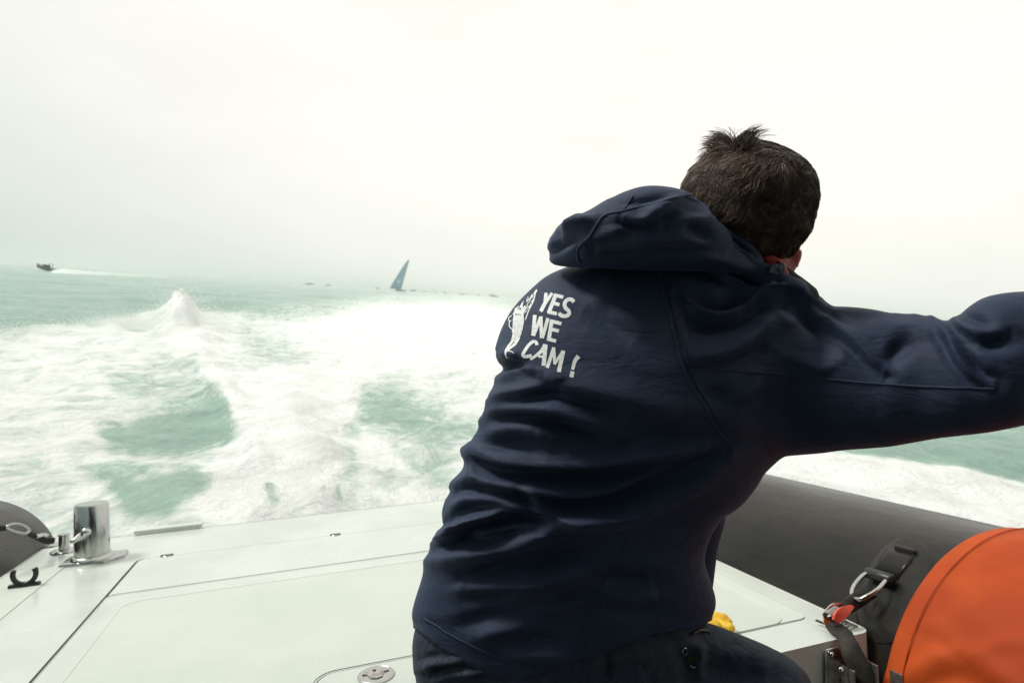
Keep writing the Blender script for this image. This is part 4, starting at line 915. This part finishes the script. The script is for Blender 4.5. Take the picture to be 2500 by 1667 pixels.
ls += [([(365, 860), (345, 950), (300, 1010), (268, 1070), (275, 1130), (300, 1142)], [22, 30, 26, 22, 16, 6]), ([(430, 900), (380, 980), (320, 1030), (285, 1075)], [30, 34, 26, 10]), ([(310, 1062), (340, 1072), (368, 1090)], [12, 10, 5]),
       ([(345, 640), (310, 665), (308, 700), (340, 700)], 9), ([(322, 700), (312, 750), (330, 790), (352, 800)], 11), ([(350, 800), (352, 840)], 12)]
stroke('logo_print', ls, pr)

# collar, its red lining, cord lock
Cl = Sdf([.30, .72, 1.45], [.52, 1.12, 1.75], .0022, 7)
cpts = [(1898, 682, .93, .012), (1915, 682, .925, .016), (1938, 700, .915, .016), (1958, 713, .91, .015), (1976, 724, .905, .013), (1984, 730, .905, .0065)]
for a_, b_ in zip(cpts[:-1], cpts[1:]): Cl.cap(W(*a_[:3]), W(*b_[:3]), a_[3], b_[3], .006)
Cl.ell(W(1974, 716, .90), C2W.T, (.006, .005, .006), .003); Cl.ell(W(1987, 727, .90), C2W.T, (.0045, .0045, .006), .002)
cv, cq = Cl.out(); mk('collar', cv, cq, m_blk, jacket, world_space=True)
Cl = Sdf([.28, .72, 1.50], [.50, 1.12, 1.75], .0022, 7)
for a_, b_ in zip([(1850, 622, .925, .009), (1872, 634, .915, .010), (1893, 648, .91, .010)], [(1872, 634, .915, .010), (1893, 648, .91, .010), (1912, 672, .915, .009)]): Cl.cap(W(*a_[:3]), W(*b_[:3]), a_[3], b_[3], .004)
cv, cq = Cl.out(); mk('collar_lining', cv, cq, m_red, jacket, world_space=True)
m_tog = mat('grey_plastic', (.10, .11, .13), .4)
a_, b_ = W(1894, 646, .885), W(1887, 670, .885)
v, f = tube([a_ + (b_ - a_) * k for k in (0, .08, .2, .8, .95, 1)], [.0035, .0055, .006, .0062, .006, .004], 14); tg = mk('cord_lock', v, f, m_tog, man, world_space=True)
a_, b_ = W(1896, 652, .882), W(1916, 655, .88)
v, f = tube([a_ + (b_ - a_) * k for k in (0, .3, .4, .75, .95, 1)], [.0035, .0035, .007, .0075, .0065, .003], 14); mk('cord_lock_knob', v, f, m_tog, tg, world_space=True)
v, f = tube(W(np.array([1893., 1894, 1899, 1905, 1908]), np.array([648., 641, 639, 643, 650]), np.array([.885] * 5)), .0018, 7); mk('cord', v, f, m_rubber, tg, world_space=True)

# body under the clothes: head, neck, trunk, arms, hands in one surface
HC = W(1826, 488, .955); ax_h = C2W.T
Bd = Sdf([-.15, .66, .85], [1.28, 1.56, 1.95], .0038, 6)
Bd.ell(HC, ax_h, (.093, .078, .090), .01)
fdir = C2W @ np.array([-.06, -.42, -.90]); fdir /= np.linalg.norm(fdir); hup = C2W @ np.array([.25, .85, -.36]); hup -= fdir * hup.dot(fdir); hup /= np.linalg.norm(hup); hrt = np.cross(fdir, hup)
HF = np.array([hrt, hup, fdir])
Bd.ell(W(1822, 590, 1.0), HF, (.052, .062, .070), .03)           # face and jaw
Bd.ell(HC + fdir * .105 - hup * .040, HF, (.012, .022, .020), .012)          # nose
Bd.ell(HC + fdir * .092 - hup * .105, HF, (.022, .014, .022), .02)           # chin
for s_ in (-1, 1): Bd.ell(HC + fdir * .088 - hup * .012 + hrt * .032 * s_, HF, (.016, .010, .014), .006)
Bd.ell(HC + fdir * .100 - hup * .078, HF, (.024, .007, .012), .006)          # mouth
Bd.cap(W(1846, 600, .955), W(1825, 780, .965), .043, .060, .02)
Bd.cap(W(1880, 640, .955), W(1880, 740, .96), .026, .04, .02)
for x_, y_, d_, r1, r2, th in ((1943, 619, .935, .0100, .0105, .005), (1933, 637, .935, .0115, .014, .005), (1918, 654, .935, .011, .014, .007)):
    an = math.radians(-62); ea = C2W @ np.array([math.cos(an), -math.sin(an) * -1, 0]); eb = C2W @ np.array([-math.sin(an) * -1 * -1, math.cos(an), 0]); ec = np.cross(ea, eb)
    Bd.ell(W(x_, y_, d_), np.array([ea / np.linalg.norm(ea), eb / np.linalg.norm(eb), ec / np.linalg.norm(ec)]), (r2, r1, th), .006)
Bd.ell(HC - hrt * .086 - hup * .03, HF, (.008, .028, .016), .006)            # other ear
Bd.cap(W(1780, 800, .99), W(1400, 1500, 1.02), .085, .10, .05); Bd.cap(W(1450, 820, 1.0), W(1800, 900, .98), .07, .07, .05); Bd.cap(W(1250, 1560, 1.01), W(1480, 1560, 1.01), .09, .09, .04)
wr2 = W(2960, 615, .905)
ch_ = [(1850, 890, .985, .046), (2100, 925, .91, .044), (2440, 885, .795, .041), (2560, 850, .795, .040), (2665, 820, .81, .036), (2770, 755, .84, .032), (2880, 675, .88, .028), (2960, 615, .905, .026)]
for a_, b_ in zip(ch_[:-1], ch_[1:]): Bd.cap(W(*a_[:3]), W(*b_[:3]), a_[3], b_[3], .012)
Bd.cap(shl, ell_, .052, .044, .02); Bd.cap(ell_, wr_, .042, .027, .02)
def hand(w_, dirv, palmn, side, curl):
    dirv = dirv / np.linalg.norm(dirv); palmn = palmn - dirv * palmn.dot(dirv); palmn /= np.linalg.norm(palmn); lat = np.cross(dirv, palmn) * side
    Bd.cap(w_, w_ + dirv * .03, .026, .028, .01)
    for k in (-1.5, -.5, .5, 1.5): Bd.cap(w_ + dirv * .025 + lat * k * .012, w_ + dirv * .085 + lat * k * .019, .014, .0125, .008)
    for k, L0 in zip((1.5, .5, -.5, -1.5), (.068, .078, .072, .056)):
        p_ = w_ + dirv * .088 + lat * k * .0195; a0 = 0.0
        for sgm, fr in enumerate((.44, .31, .25)):
            a0 += curl * (.7 if sgm == 0 else 1.0); d_ = dirv * math.cos(a0) + palmn * math.sin(a0); q_ = p_ + d_ * L0 * fr * 1.1; Bd.cap(p_, q_, .0098 - .0012 * sgm, .009 - .0012 * sgm, .001); p_ = q_
    p_ = w_ + dirv * .028 + lat * .026; q_ = p_ + (dirv * .6 + lat * .75 + palmn * .35) * .036; Bd.cap(p_, q_, .014, .012, .008); Bd.cap(q_, q_ + (dirv * .85 + palmn * .5 - lat * .05) * .030, .0115, .0085, .002)
fdw = wr2 - W(2460, 890, .80); palm_n = C2W @ np.array([.35, -.3, -.85]); hand(wr2, fdw, palm_n, 1, .78)
hand(wr_, C2W @ np.array([.35, -.55, -.55]), C2W @ np.array([0, -1, .3]), -1, .18)
bv2, bq2 = Bd.out(); mk('body', bv2, bq2, m_skin, man, world_space=True)
# grab rail that his right hand closes on
gdir = np.cross(fdw / np.linalg.norm(fdw), palm_n); gdir /= np.linalg.norm(gdir)
gc = toL(wr2 + fdw / np.linalg.norm(fdw) * .098 + palm_n / np.linalg.norm(palm_n) * .032)
P('grab_rail', tube([gc + np.array([0, 0, z_]) for z_ in (-.95, -.5, 0, .25)] + [gc + np.array([.0, -.05, .33]), gc + np.array([0, -.6, .35])], .014, 14), m_steel)

# trousers and boots
Tr = Sdf([-.30, .60, .30], [.75, 1.60, 1.16], .0045, 7)
Tr.mesh_in(*loft([(1040, 1440, 1690, 1440, 1.0, .118), (1024, 1500, 1690, 1490, 1.0, .122), (1010, 1560, 1690, 1560, 1.0, .128), (1009, 1600, 1690, 1600, 1.0, .132), (1016, 1662, 1690, 1650, 1.0, .135), (1040, 1760, 1680, 1740, 1.0, .138), (1090, 1840, 1650, 1820, 1.0, .13), (1170, 1885, 1600, 1870, 1.0, .10)]), k=.001)
Tr.mesh_in(*loft([(1560, 1515, 1500, 1850, 1.02, .085), (1640, 1512, 1590, 1890, 1.01, .088), (1720, 1525, 1680, 1905, 1.0, .088), (1800, 1554, 1760, 1905, .99, .085), (1872, 1584, 1830, 1900, .98, .080), (1935, 1618, 1880, 1900, .97, .075), (1975, 1662, 1930, 1890, .965, .068), (1992, 1730, 1960, 1860, .965, .05)], e=2.1), k=.02)
kn = W(1915, 1790, .98); an_ = toW([*(toL(kn)[:2] + [0.02, .02]), -.50]); Tr.cap(kn, an_, .070, .050, .02)
kl = W(1330, 1700, 1.42); hpl = W(1200, 1760, 1.02); kl = toW([toL(kl)[0], toL(kl)[1], .075]); Tr.cap(hpl, kl, .095, .070, .03)
al_ = toW([toL(kl)[0] - .10, toL(kl)[1] - .36, .055]); Tr.cap(kl, al_, .062, .048, .02)
tv, tq = Tr.out()
FTr = [(oB, sB, [(110, 1350), (250, 1320), (400, 1330)], 8, 8, -6), (oB, sB, [(120, 1440), (250, 1375), (420, 1365), (520, 1400)], 16, 12, 8), (oB, sB, [(200, 1500), (300, 1440), (480, 1415), (640, 1440)], 7, 9, -8), (oB, sB, [(240, 1530), (400, 1480), (600, 1475), (700, 1510)], 14, 12, 8),
       (oB, sB, [(560, 1568), (680, 1510), (800, 1520)], 8, 9, -7), (oB, sB, [(1840, 1360), (1845, 1450), (1820, 1568)], 10, 10, -8), (oB, sB, [(1900, 1350), (2050, 1330), (2250, 1290)], 12, 14, 5),
       ((1550, 1450), 4.704, [(720, 900), (900, 870), (1200, 900), (1500, 850)], 30, 40, -10), ((1550, 1450), 4.704, [(600, 560), (720, 620), (740, 760), (720, 1000)], 16, 14, 9), ((1550, 1450), 4.704, [(1000, 700), (1300, 760), (1600, 800)], 26, 26, 6)]
tv, _ = folds(tv, tq, FTr); trs = mk('trousers', tv, tq, m_trs, man, world_space=True); MATRIX[trs.name] = PM
bvt = BVHTree.FromPolygons([tuple(p_) for p_ in tv], [tuple(int(x_) for x_ in q_) for q_ in tq])
stitch(bvt, PX((1550, 1450), 4.704, [(590, 740), (640, 745), (700, 740), (740, 735)]), 14, welt, lift=.002, par=trs, m_=m_blk, name='belt_strap')
stitch(bvt, PX((1550, 1450), 4.704, [(640, 800), (650, 830), (700, 835)]), 4, welt, lift=.002, par=trs, m_=m_steel, name='clip')
rg = [W(x_, y_, .865) for x_, y_ in [(1550 + 575 / 4.704 + 5.5 * math.cos(q_) , 1450 + 658 / 4.704 + 9 * math.sin(q_)) for q_ in np.linspace(0, 2 * math.pi, 16, endpoint=False)]]
rgs = []
for x_, y_ in [(1550 + 575 / 4.704 + 5.5 * math.cos(q_), 1450 + 658 / 4.704 + 8.5 * math.sin(q_)) for q_ in np.linspace(0, 2 * math.pi, 16, endpoint=False)]:
    r = Vector(ray(x_, y_)); r.normalize(); hit = bvt.ray_cast(Vector(CAM), r); rgs.append(np.array(hit[0]) - np.array(r) * .006)
v, f = tube(rgs, .0012, 6, closed=True); mk('key_ring', v, f, m_steel, trs, world_space=True)
kf_ = PX((1550, 1450), 4.704, [(620, 440), (680, 425), (740, 428), (800, 450), (850, 476)])
stitch(bvt, kf_, [4, 10, 11, 8, 2], welt, lift=.006, par=trs, m_=m_rubber, name='belt_loop')
stitch(bvt, PX((1550, 1450), 4.704, [(1845, 815), (1890, 845), (1940, 900), (1985, 960)]), 12, welt, lift=.003, par=trs, m_=m_blk, name='pocket_flap')
for foot, fd in ((an_, B.to_3x3() @ Vector((.3, .95, 0))), (al_, B.to_3x3() @ Vector((-.2, -.98, 0)))):
    S_ = Sdf(np.array(foot) - .30, np.array(foot) + .30, .005, 6); fd = np.array(fd); dn = -np.array(B.to_3x3() @ Vector((0, 0, 1)))
    if foot is an_:
        S_.cap(foot, foot + dn * .045, .05, .045, .02); S_.cap(foot + dn * .045, foot + dn * .050 + fd * .16, .040, .035, .02)
    else:
        S_.cap(foot, foot + fd * .05, .048, .045, .02); S_.cap(foot + fd * .04, foot + fd * .06 + dn * .10, .04, .036, .02)
    v_, q_ = S_.out(); mk('boot', v_, q_, m_rubber, man, world_space=True)

# hair: scalp shell and about twenty thousand curved strands
Hr = Sdf([.22, .78, 1.50], [.56, 1.16, 1.86], .0035, 7)
Hr.ell(W(1822, 488, .955), ax_h, (.0985, .0815, .095), .005); Hr.ell(W(1872, 560, .95), ax_h, (.047, .048, .060), .04); Hr.ell(W(1886, 598, .95), ax_h, (.024, .026, .035), .02); Hr.ell(W(1800, 560, .95), ax_h, (.07, .05, .07), .04)
sv_, sq = Hr.out()
# keep it off the face side
nsc = normals(sv_, sq); bvs = BVHTree.FromPolygons([tuple(p_) for p_ in sv_], [tuple(int(x_) for x_ in q_) for q_ in sq])
sx, sy, sd_ = project(sv_)
fcs = sv_[sq].mean(1); fn_ = np.cross(sv_[sq[:, 1]] - sv_[sq[:, 0]], sv_[sq[:, 2]] - sv_[sq[:, 0]]); ar = np.linalg.norm(fn_, axis=1); facen = fn_ / ar[:, None]
if (facen * (fcs - sv_.mean(0))).sum() < 0: facen = -facen; nsc = -nsc
facing = (facen @ fdir); okf = facing < .55
prb = ar * okf; prb /= prb.sum()
NS = 30000; K = 7
ch = rng.choice(len(sq), NS, p=prb); root = fcs[ch] + rng.normal(size=(NS, 3)) * .0012
cell = 0.009
def n3(p_, s_, sd0):
    q_ = p_ / s_; return np.stack([vnoise(q_[:, 0] + 3.1 * q_[:, 2], q_[:, 1] - 2.3 * q_[:, 2], sd0 + k) for k in range(3)], 1) * 2
whorl = W(1903, 432, .88); tuft = W(1798, 352, .93)
cl1, cl2 = n3(root, .015, 101), n3(root, .030, 131)
downv = C2W @ np.array([-.18, -1.0, .0])
strand = np.zeros((NS, K, 3)); strand[:, 0] = root
cur = root.copy(); rx0, ry0, _ = project(root)
near_t = np.exp(-(((rx0 - 1800) / 60) ** 2 + ((ry0 - 366) / 14) ** 2)) * (rng.random(NS) < .28)
nape = sm(ry0, 560, 640)
length = (.030 + .012 * rng.random(NS)) * (1 - .55 * nape) * (1 + .35 * near_t)
right_side = sm(rx0, 1900, 1975)
length *= 1 - .35 * right_side
for k in range(1, K):
    nr = np.zeros((NS, 3)); loc = np.zeros((NS, 3))
    for i_ in range(NS):
        h_ = bvs.find_nearest(Vector(cur[i_]), .2)
        loc[i_] = h_[0]; nr[i_] = h_[1]
    sgn = np.sign((nr * (loc - HC)).sum(1)); nr *= sgn[:, None]
    d_ = cur - whorl; d_ /= np.linalg.norm(d_, axis=1)[:, None] + 1e-6
    left = (C2W @ np.array([-1., -.35, 0]))
    fl = d_ * .8 + downv * (.75 + .5 * right_side[:, None]) + left * .35 * (1 - right_side[:, None]) + cl1 * .85 + cl2 * .7
    # curl: turn along the strand
    fl += np.cross(nr, fl) * (np.where(cl1[:, :1] > 0, 1, -1) * .55 * math.sin(k * 1.5) + cl2[:, :1] * .25 * (k - 2))
    # cowlick standing up at the crown, parting to both sides
    sd1 = np.sign(rx0 - 1795 + 14 * cl1[:, 0])[:, None]
    up_t = (C2W @ np.array([0, 1.25, .1])) + (C2W @ np.array([1., 0, 0])) * sd1 * (.12 + .26 * (k - 1)) - (C2W @ np.array([0, 1., 0])) * .26 * max(0, k - 2)
    fl = fl * (1 - near_t[:, None]) + (up_t * 1.6 + cl1 * .35) * near_t[:, None]
    fl -= nr * ((fl * nr).sum(1) * (1 - near_t))[:, None]
    fl /= np.linalg.norm(fl, axis=1)[:, None] + 1e-9
    cur = cur + fl * (length / (K - 1))[:, None]
    lift = (.0012 + .0050 * (k / (K - 1)) ** .8 * (.35 + .9 * rng.random(NS) * .35 + .65 * np.abs(cl1[:, 2]))) * (1 - .4 * nape)
    fix = loc + nr * ((cur - loc) * nr).sum(1)[:, None]
    hgt_ = ((cur - loc) * nr).sum(1)
    want = np.maximum(lift, np.where(near_t > .15, hgt_, lift))
    cur = cur + nr * (want - hgt_)[:, None]
    strand[:, k] = cur
from mathutils.kdtree import KDTree
NG = 1500; kd = KDTree(NG)
for i_ in range(NG): kd.insert(Vector(root[i_]), i_)
kd.balance(); gi = np.array([kd.find(Vector(root[i_]))[1] for i_ in range(NS)])
tt_ = (np.arange(K) / (K - 1))[None, :, None]; off_ = (root - root[gi])[:, None]
cw = (.80 * rng.random(NS) ** .6 * (1 - .5 * near_t))[:, None, None] * sm(tt_, 0, .9)
strand = strand * (1 - cw) + (strand[gi] + off_ * (1 - .80 * tt_)) * cw
gtone = rng.random(NG)
# ribbons, three-sided
rad = (.00032 + .00024 * rng.random(NS))
V = []; T_ = np.gradient(strand, axis=1); T_ /= np.linalg.norm(T_, axis=2, keepdims=True) + 1e-9
a1 = np.cross(T_, (C2W @ np.array([.1, .2, 1.]))[None, None]); a1 /= np.linalg.norm(a1, axis=2, keepdims=True) + 1e-9; a2 = np.cross(T_, a1)
tap = np.array([1, 1, .95, .85, .7, .5, .08])[None, :, None] * rad[:, None, None]
VV = np.stack([strand + (math.cos(q_) * a1 + math.sin(q_) * a2) * tap for q_ in (0, 2.094, 4.189)], 2)      # NS,K,3,3
VV = VV.reshape(-1, 3); idx_ = np.arange(NS)[:, None, None] * K * 3 + np.arange(K - 1)[None, :, None] * 3; j_ = np.arange(3)[None, None]; jn_ = (j_ + 1) % 3
FQ = np.stack([idx_ + j_, idx_ + jn_, idx_ + 3 + jn_, idx_ + 3 + j_], -1).reshape(-1, 4)
tone = np.clip(.10 + .50 * gtone[gi] ** 1.5 + .22 * (rng.random(NS) - .5) + .2 * cl2[:, 1] + (rng.random(NS) > .94) * .45, 0, 1); tone = np.repeat(tone, K * 3)
shell_ok = (normals(sv_, sq) @ fdir * np.sign((normals(sv_, sq) * (sv_ - HC)).sum(1))) < .62
sq_k = sq[shell_ok[sq].all(1)]
allv = np.concatenate([VV, sv_]); allf = np.concatenate([FQ, sq_k + len(VV)])
hair = mk('hair', allv, allf, m_hair, man, world_space=True); hair['kind'] = 'stuff'
at_ = hair.data.attributes.new('tone', 'FLOAT', 'POINT'); at_.data.foreach_set('value', np.concatenate([tone, np.full(len(sv_), .02)]).astype(np.float32))

# ------------------------------------------------------------------ yellow glove on the deck
GM = B @ Matrix.Translation(deckpt(1752, 1532).tolist())
glove = empty('glove', GM, 'yellow rubber glove lying on white deck by his thigh', 'glove')
Gs = Sdf(W(1750, 1510, 1.42) - .16, W(1750, 1510, 1.42) + .16, .0022, 8)
def gp(x_, y_, z_): return toW(deckpt(x_, y_, z_))
Gs.cap(gp(1700, 1528, .022), gp(1740, 1532, .022), .022, .020, .01)
for a_, b_, r1 in (((1728, 1508, .030), (1776, 1519, .026), .0125), ((1724, 1514, .022), (1782, 1533, .022), .0125), ((1722, 1522, .018), (1780, 1538, .016), .012), ((1726, 1500, .036), (1768, 1508, .034), .011)):
    Gs.cap(gp(*a_), gp(*b_), r1, r1 * .92, .004)
gv, gq = Gs.out(); gvo = mk('glove_hand', gv, gq, m_yel, glove, world_space=True)
v, f = tube([toL(gp(x_, y_, .008)) for x_, y_ in ((1722, 1531), (1745, 1537), (1765, 1541), (1780, 1543))], [.008, .010, .010, .007], 12); v = toW(v); mk('glove_cuff', v, f, m_rubber, glove, world_space=True)

# ------------------------------------------------------------------ far things
def seapt(px_, d_):
    r = ray(px_, 700.); r = r / np.hypot(r[0], r[1]); return np.array([r[0] * d_, r[1] * d_, 0.0])
m_sail = mat('blue_grey_sailcloth', (.22, .38, .46), .6); vary(m_sail, (.22, .42, .56), (.30, .50, .64), .3)
m_hull = mat('dark_hull_paint', (.03, .05, .06), .35); vary(m_hull, (.025, .04, .05), (.05, .07, .08), .6)
m_wht = mat('white_sail_emblem', (.75, .78, .78), .6); vary(m_wht, (.7, .74, .74), (.8, .82, .82), .8)
SP = seapt(978., 560.)
perp = np.array([SP[1], -SP[0], 0]) / 560.; fw = SP / 560.
yacht = empty('sailing_yacht', Matrix.Translation(SP.tolist()), 'distant racing yacht with one tall blue-grey sail on the horizon', 'sailing boat')
heel = math.radians(13)
mu = np.array([0, 0, 1]) * math.cos(heel) + perp * math.sin(heel)
hullp = []
for x_, w_, z_ in ((-7, .3, 1.3), (-5, 1.6, 1.2), (0, 2.1, 1.15), (5, 1.9, 1.1), (7, 1.5, 1.1)):
    for s_, zz in ((-1, z_), (1, z_), (.55, -.3), (-.55, -.3)): hullp.append(SP + (perp * .55 + fw * .83) * x_ + (fw * .55 - perp * .83) * w_ * s_ + np.array([0, 0, zz]))
fcs = [[k * 4 + j_, k * 4 + (j_ + 1) % 4, k * 4 + 4 + (j_ + 1) % 4, k * 4 + 4 + j_] for k in range(4) for j_ in range(4)] + [[3, 2, 1, 0], [16, 17, 18, 19]]
mk('hull', hullp, fcs, m_hull, yacht, world_space=True, auto=30)
mtop = SP + mu * 29.5
mk('mast', *tube([SP + mu * k for k in (0, 10, 20, 29)] , [.16, .15, .12, .07], 8), m_hull, yacht, world_space=True)
V = []; n1_, n2_ = 20, 8
for i_ in range(n1_ + 1):
    t_ = i_ / n1_
    for j_ in range(n2_ + 1):
        s_ = j_ / n2_; luff = SP + mu * (1.8 + 27.2 * t_) ; chord = 9.0 * (1 - t_) ** .85 + 1.1
        V.append(luff - perp * chord * s_ + mu * .0 + fw * (1.1 * math.sin(math.pi * s_) * (1 - .5 * t_) + chord * s_ * .25))
fq = [[i_ * (n2_ + 1) + j_, i_ * (n2_ + 1) + j_ + 1, (i_ + 1) * (n2_ + 1) + j_ + 1, (i_ + 1) * (n2_ + 1) + j_] for i_ in range(n1_) for j_ in range(n2_)]
sa = mk('mainsail', V, fq, m_sail, yacht, world_space=True); sm_ = sa.modifiers.new('cloth', 'SOLIDIFY'); sm_.thickness = .06
MATRIX[sa.name] = Matrix.Translation(SP.tolist())
em = [SP + mu * (8.4 + 1.5 * math.sin(q_)) - perp * (3.8 + 1.3 * math.cos(q_)) - fw * .6 + fw * 0 for q_ in np.linspace(0, 2 * math.pi, 14, endpoint=False)]
mk('sail_emblem', np.array(em), [list(range(14))], m_wht, sa, world_space=True)
mk('boom', *tube([SP + mu * 1.6, SP + mu * 1.7 - perp * 9.6 + fw * 2.5], .15, 6), m_hull, yacht, world_space=True)

def motorboat(P0, L, yaw, pitch, name, label, cat, group=None, parts=True, m_=None):
    fwd = np.array([math.cos(yaw), math.sin(yaw), 0]); lat = np.array([-math.sin(yaw), math.cos(yaw), 0]); upv = np.array([0, 0, 1.])
    f2 = fwd * math.cos(pitch) + upv * math.sin(pitch); u2 = upv * math.cos(pitch) - fwd * math.sin(pitch)
    st_ = [(-.5, .15, .0), (-.2, .16, .01), (.1, .15, .03), (.35, .09, .06), (.5, .01, .10)]; V = []
    for x_, w_, z_ in st_:
        for s_, zz in ((-1, .10 + z_), (1, .10 + z_), (.45, -.04 + z_ * .9), (-.45, -.04 + z_ * .9)): V.append(f2 * x_ * L + lat * w_ * s_ * L + u2 * (zz * L))
    F4 = [[k * 4 + j_, k * 4 + (j_ + 1) % 4, k * 4 + 4 + (j_ + 1) % 4, k * 4 + 4 + j_] for k in range(4) for j_ in range(4)] + [[3, 2, 1, 0], [16, 17, 18, 19]]
    cab = np.array([(x_, y_, z_) for z_ in (.10, .22) for x_, y_ in ((-.12, -.08), (.14, -.08), (.14, .08), (-.12, .08))]); cab[4:, 0] = cab[4:, 0] * .8 - .02
    CV = cab[:, :1] * L * f2 + cab[:, 1:2] * L * lat + cab[:, 2:] * L * u2; CF = [[3, 2, 1, 0], [4, 5, 6, 7]] + [[i_, (i_ + 1) % 4, 4 + (i_ + 1) % 4, 4 + i_] for i_ in range(4)]
    if parts:
        e_ = empty(name, Matrix.Translation(P0.tolist()), label, cat, group)
        mk('hull', V, F4, m_, e_, auto=30); mk('cabin', CV, CF, m_, e_, smooth=False)
        tf = [tuple(f2 * x_ * L + lat * y_ * L + u2 * z_ * L) for x_, y_, z_ in ((-.22, -.08, .10), (-.22, -.08, .30), (-.22, .08, .30), (-.22, .08, .10))]
        v, f = tube(tf, .012 * L, 6); mk('radar_arch', v, f, m_, e_)
        return e_
    v, f = join([(V, F4), (CV, CF)]); o = mk(name, v, f, m_, smooth=False); o.location = P0.tolist(); tag(o, label, cat, group); return o
MBp = seapt(112., 270.); MBp[2] = .35
motorboat(MBp, 8.2, math.radians(168), math.radians(7), 'motorboat', 'dark speedboat planing bow up on the horizon with white trail', 'motorboat', m_=m_hull)
m_far = mat('grey_boat_paint', (.16, .20, .19), .5); vary(m_far, (.45, .50, .48), (.58, .62, .60), .4)
for i_, (x_, d_, L0) in enumerate(((755, 620, 8), (801, 700, 7), (893, 760, 7), (921, 680, 8), (1009, 700, 8), (1036, 760, 6), (1064, 720, 8), (1087, 740, 7), (1128, 640, 6), (1140, 660, 6), (1170, 620, 7), (1205, 560, 10))):
    p_ = seapt(float(x_), float(d_)); p_[2] = .3
    motorboat(p_, float(L0), math.radians(20 + 37 * i_ % 140), math.radians(3), 'motorboat', ('tiny faint boat on the horizon, ' + ('leftmost', 'second', 'third', 'rightmost')[i_] + ' of four left of the sail' if i_ < 4 else 'tiny faint boat on the horizon, ' + ('nearest to the sail', 'second', 'third', 'fourth', 'fifth', 'sixth', 'seventh', 'last before the jacket')[i_ - 4] + ' right of the blue sail'), 'motorboat', 'spectator boats far off along the horizon', parts=False, m_=m_far)
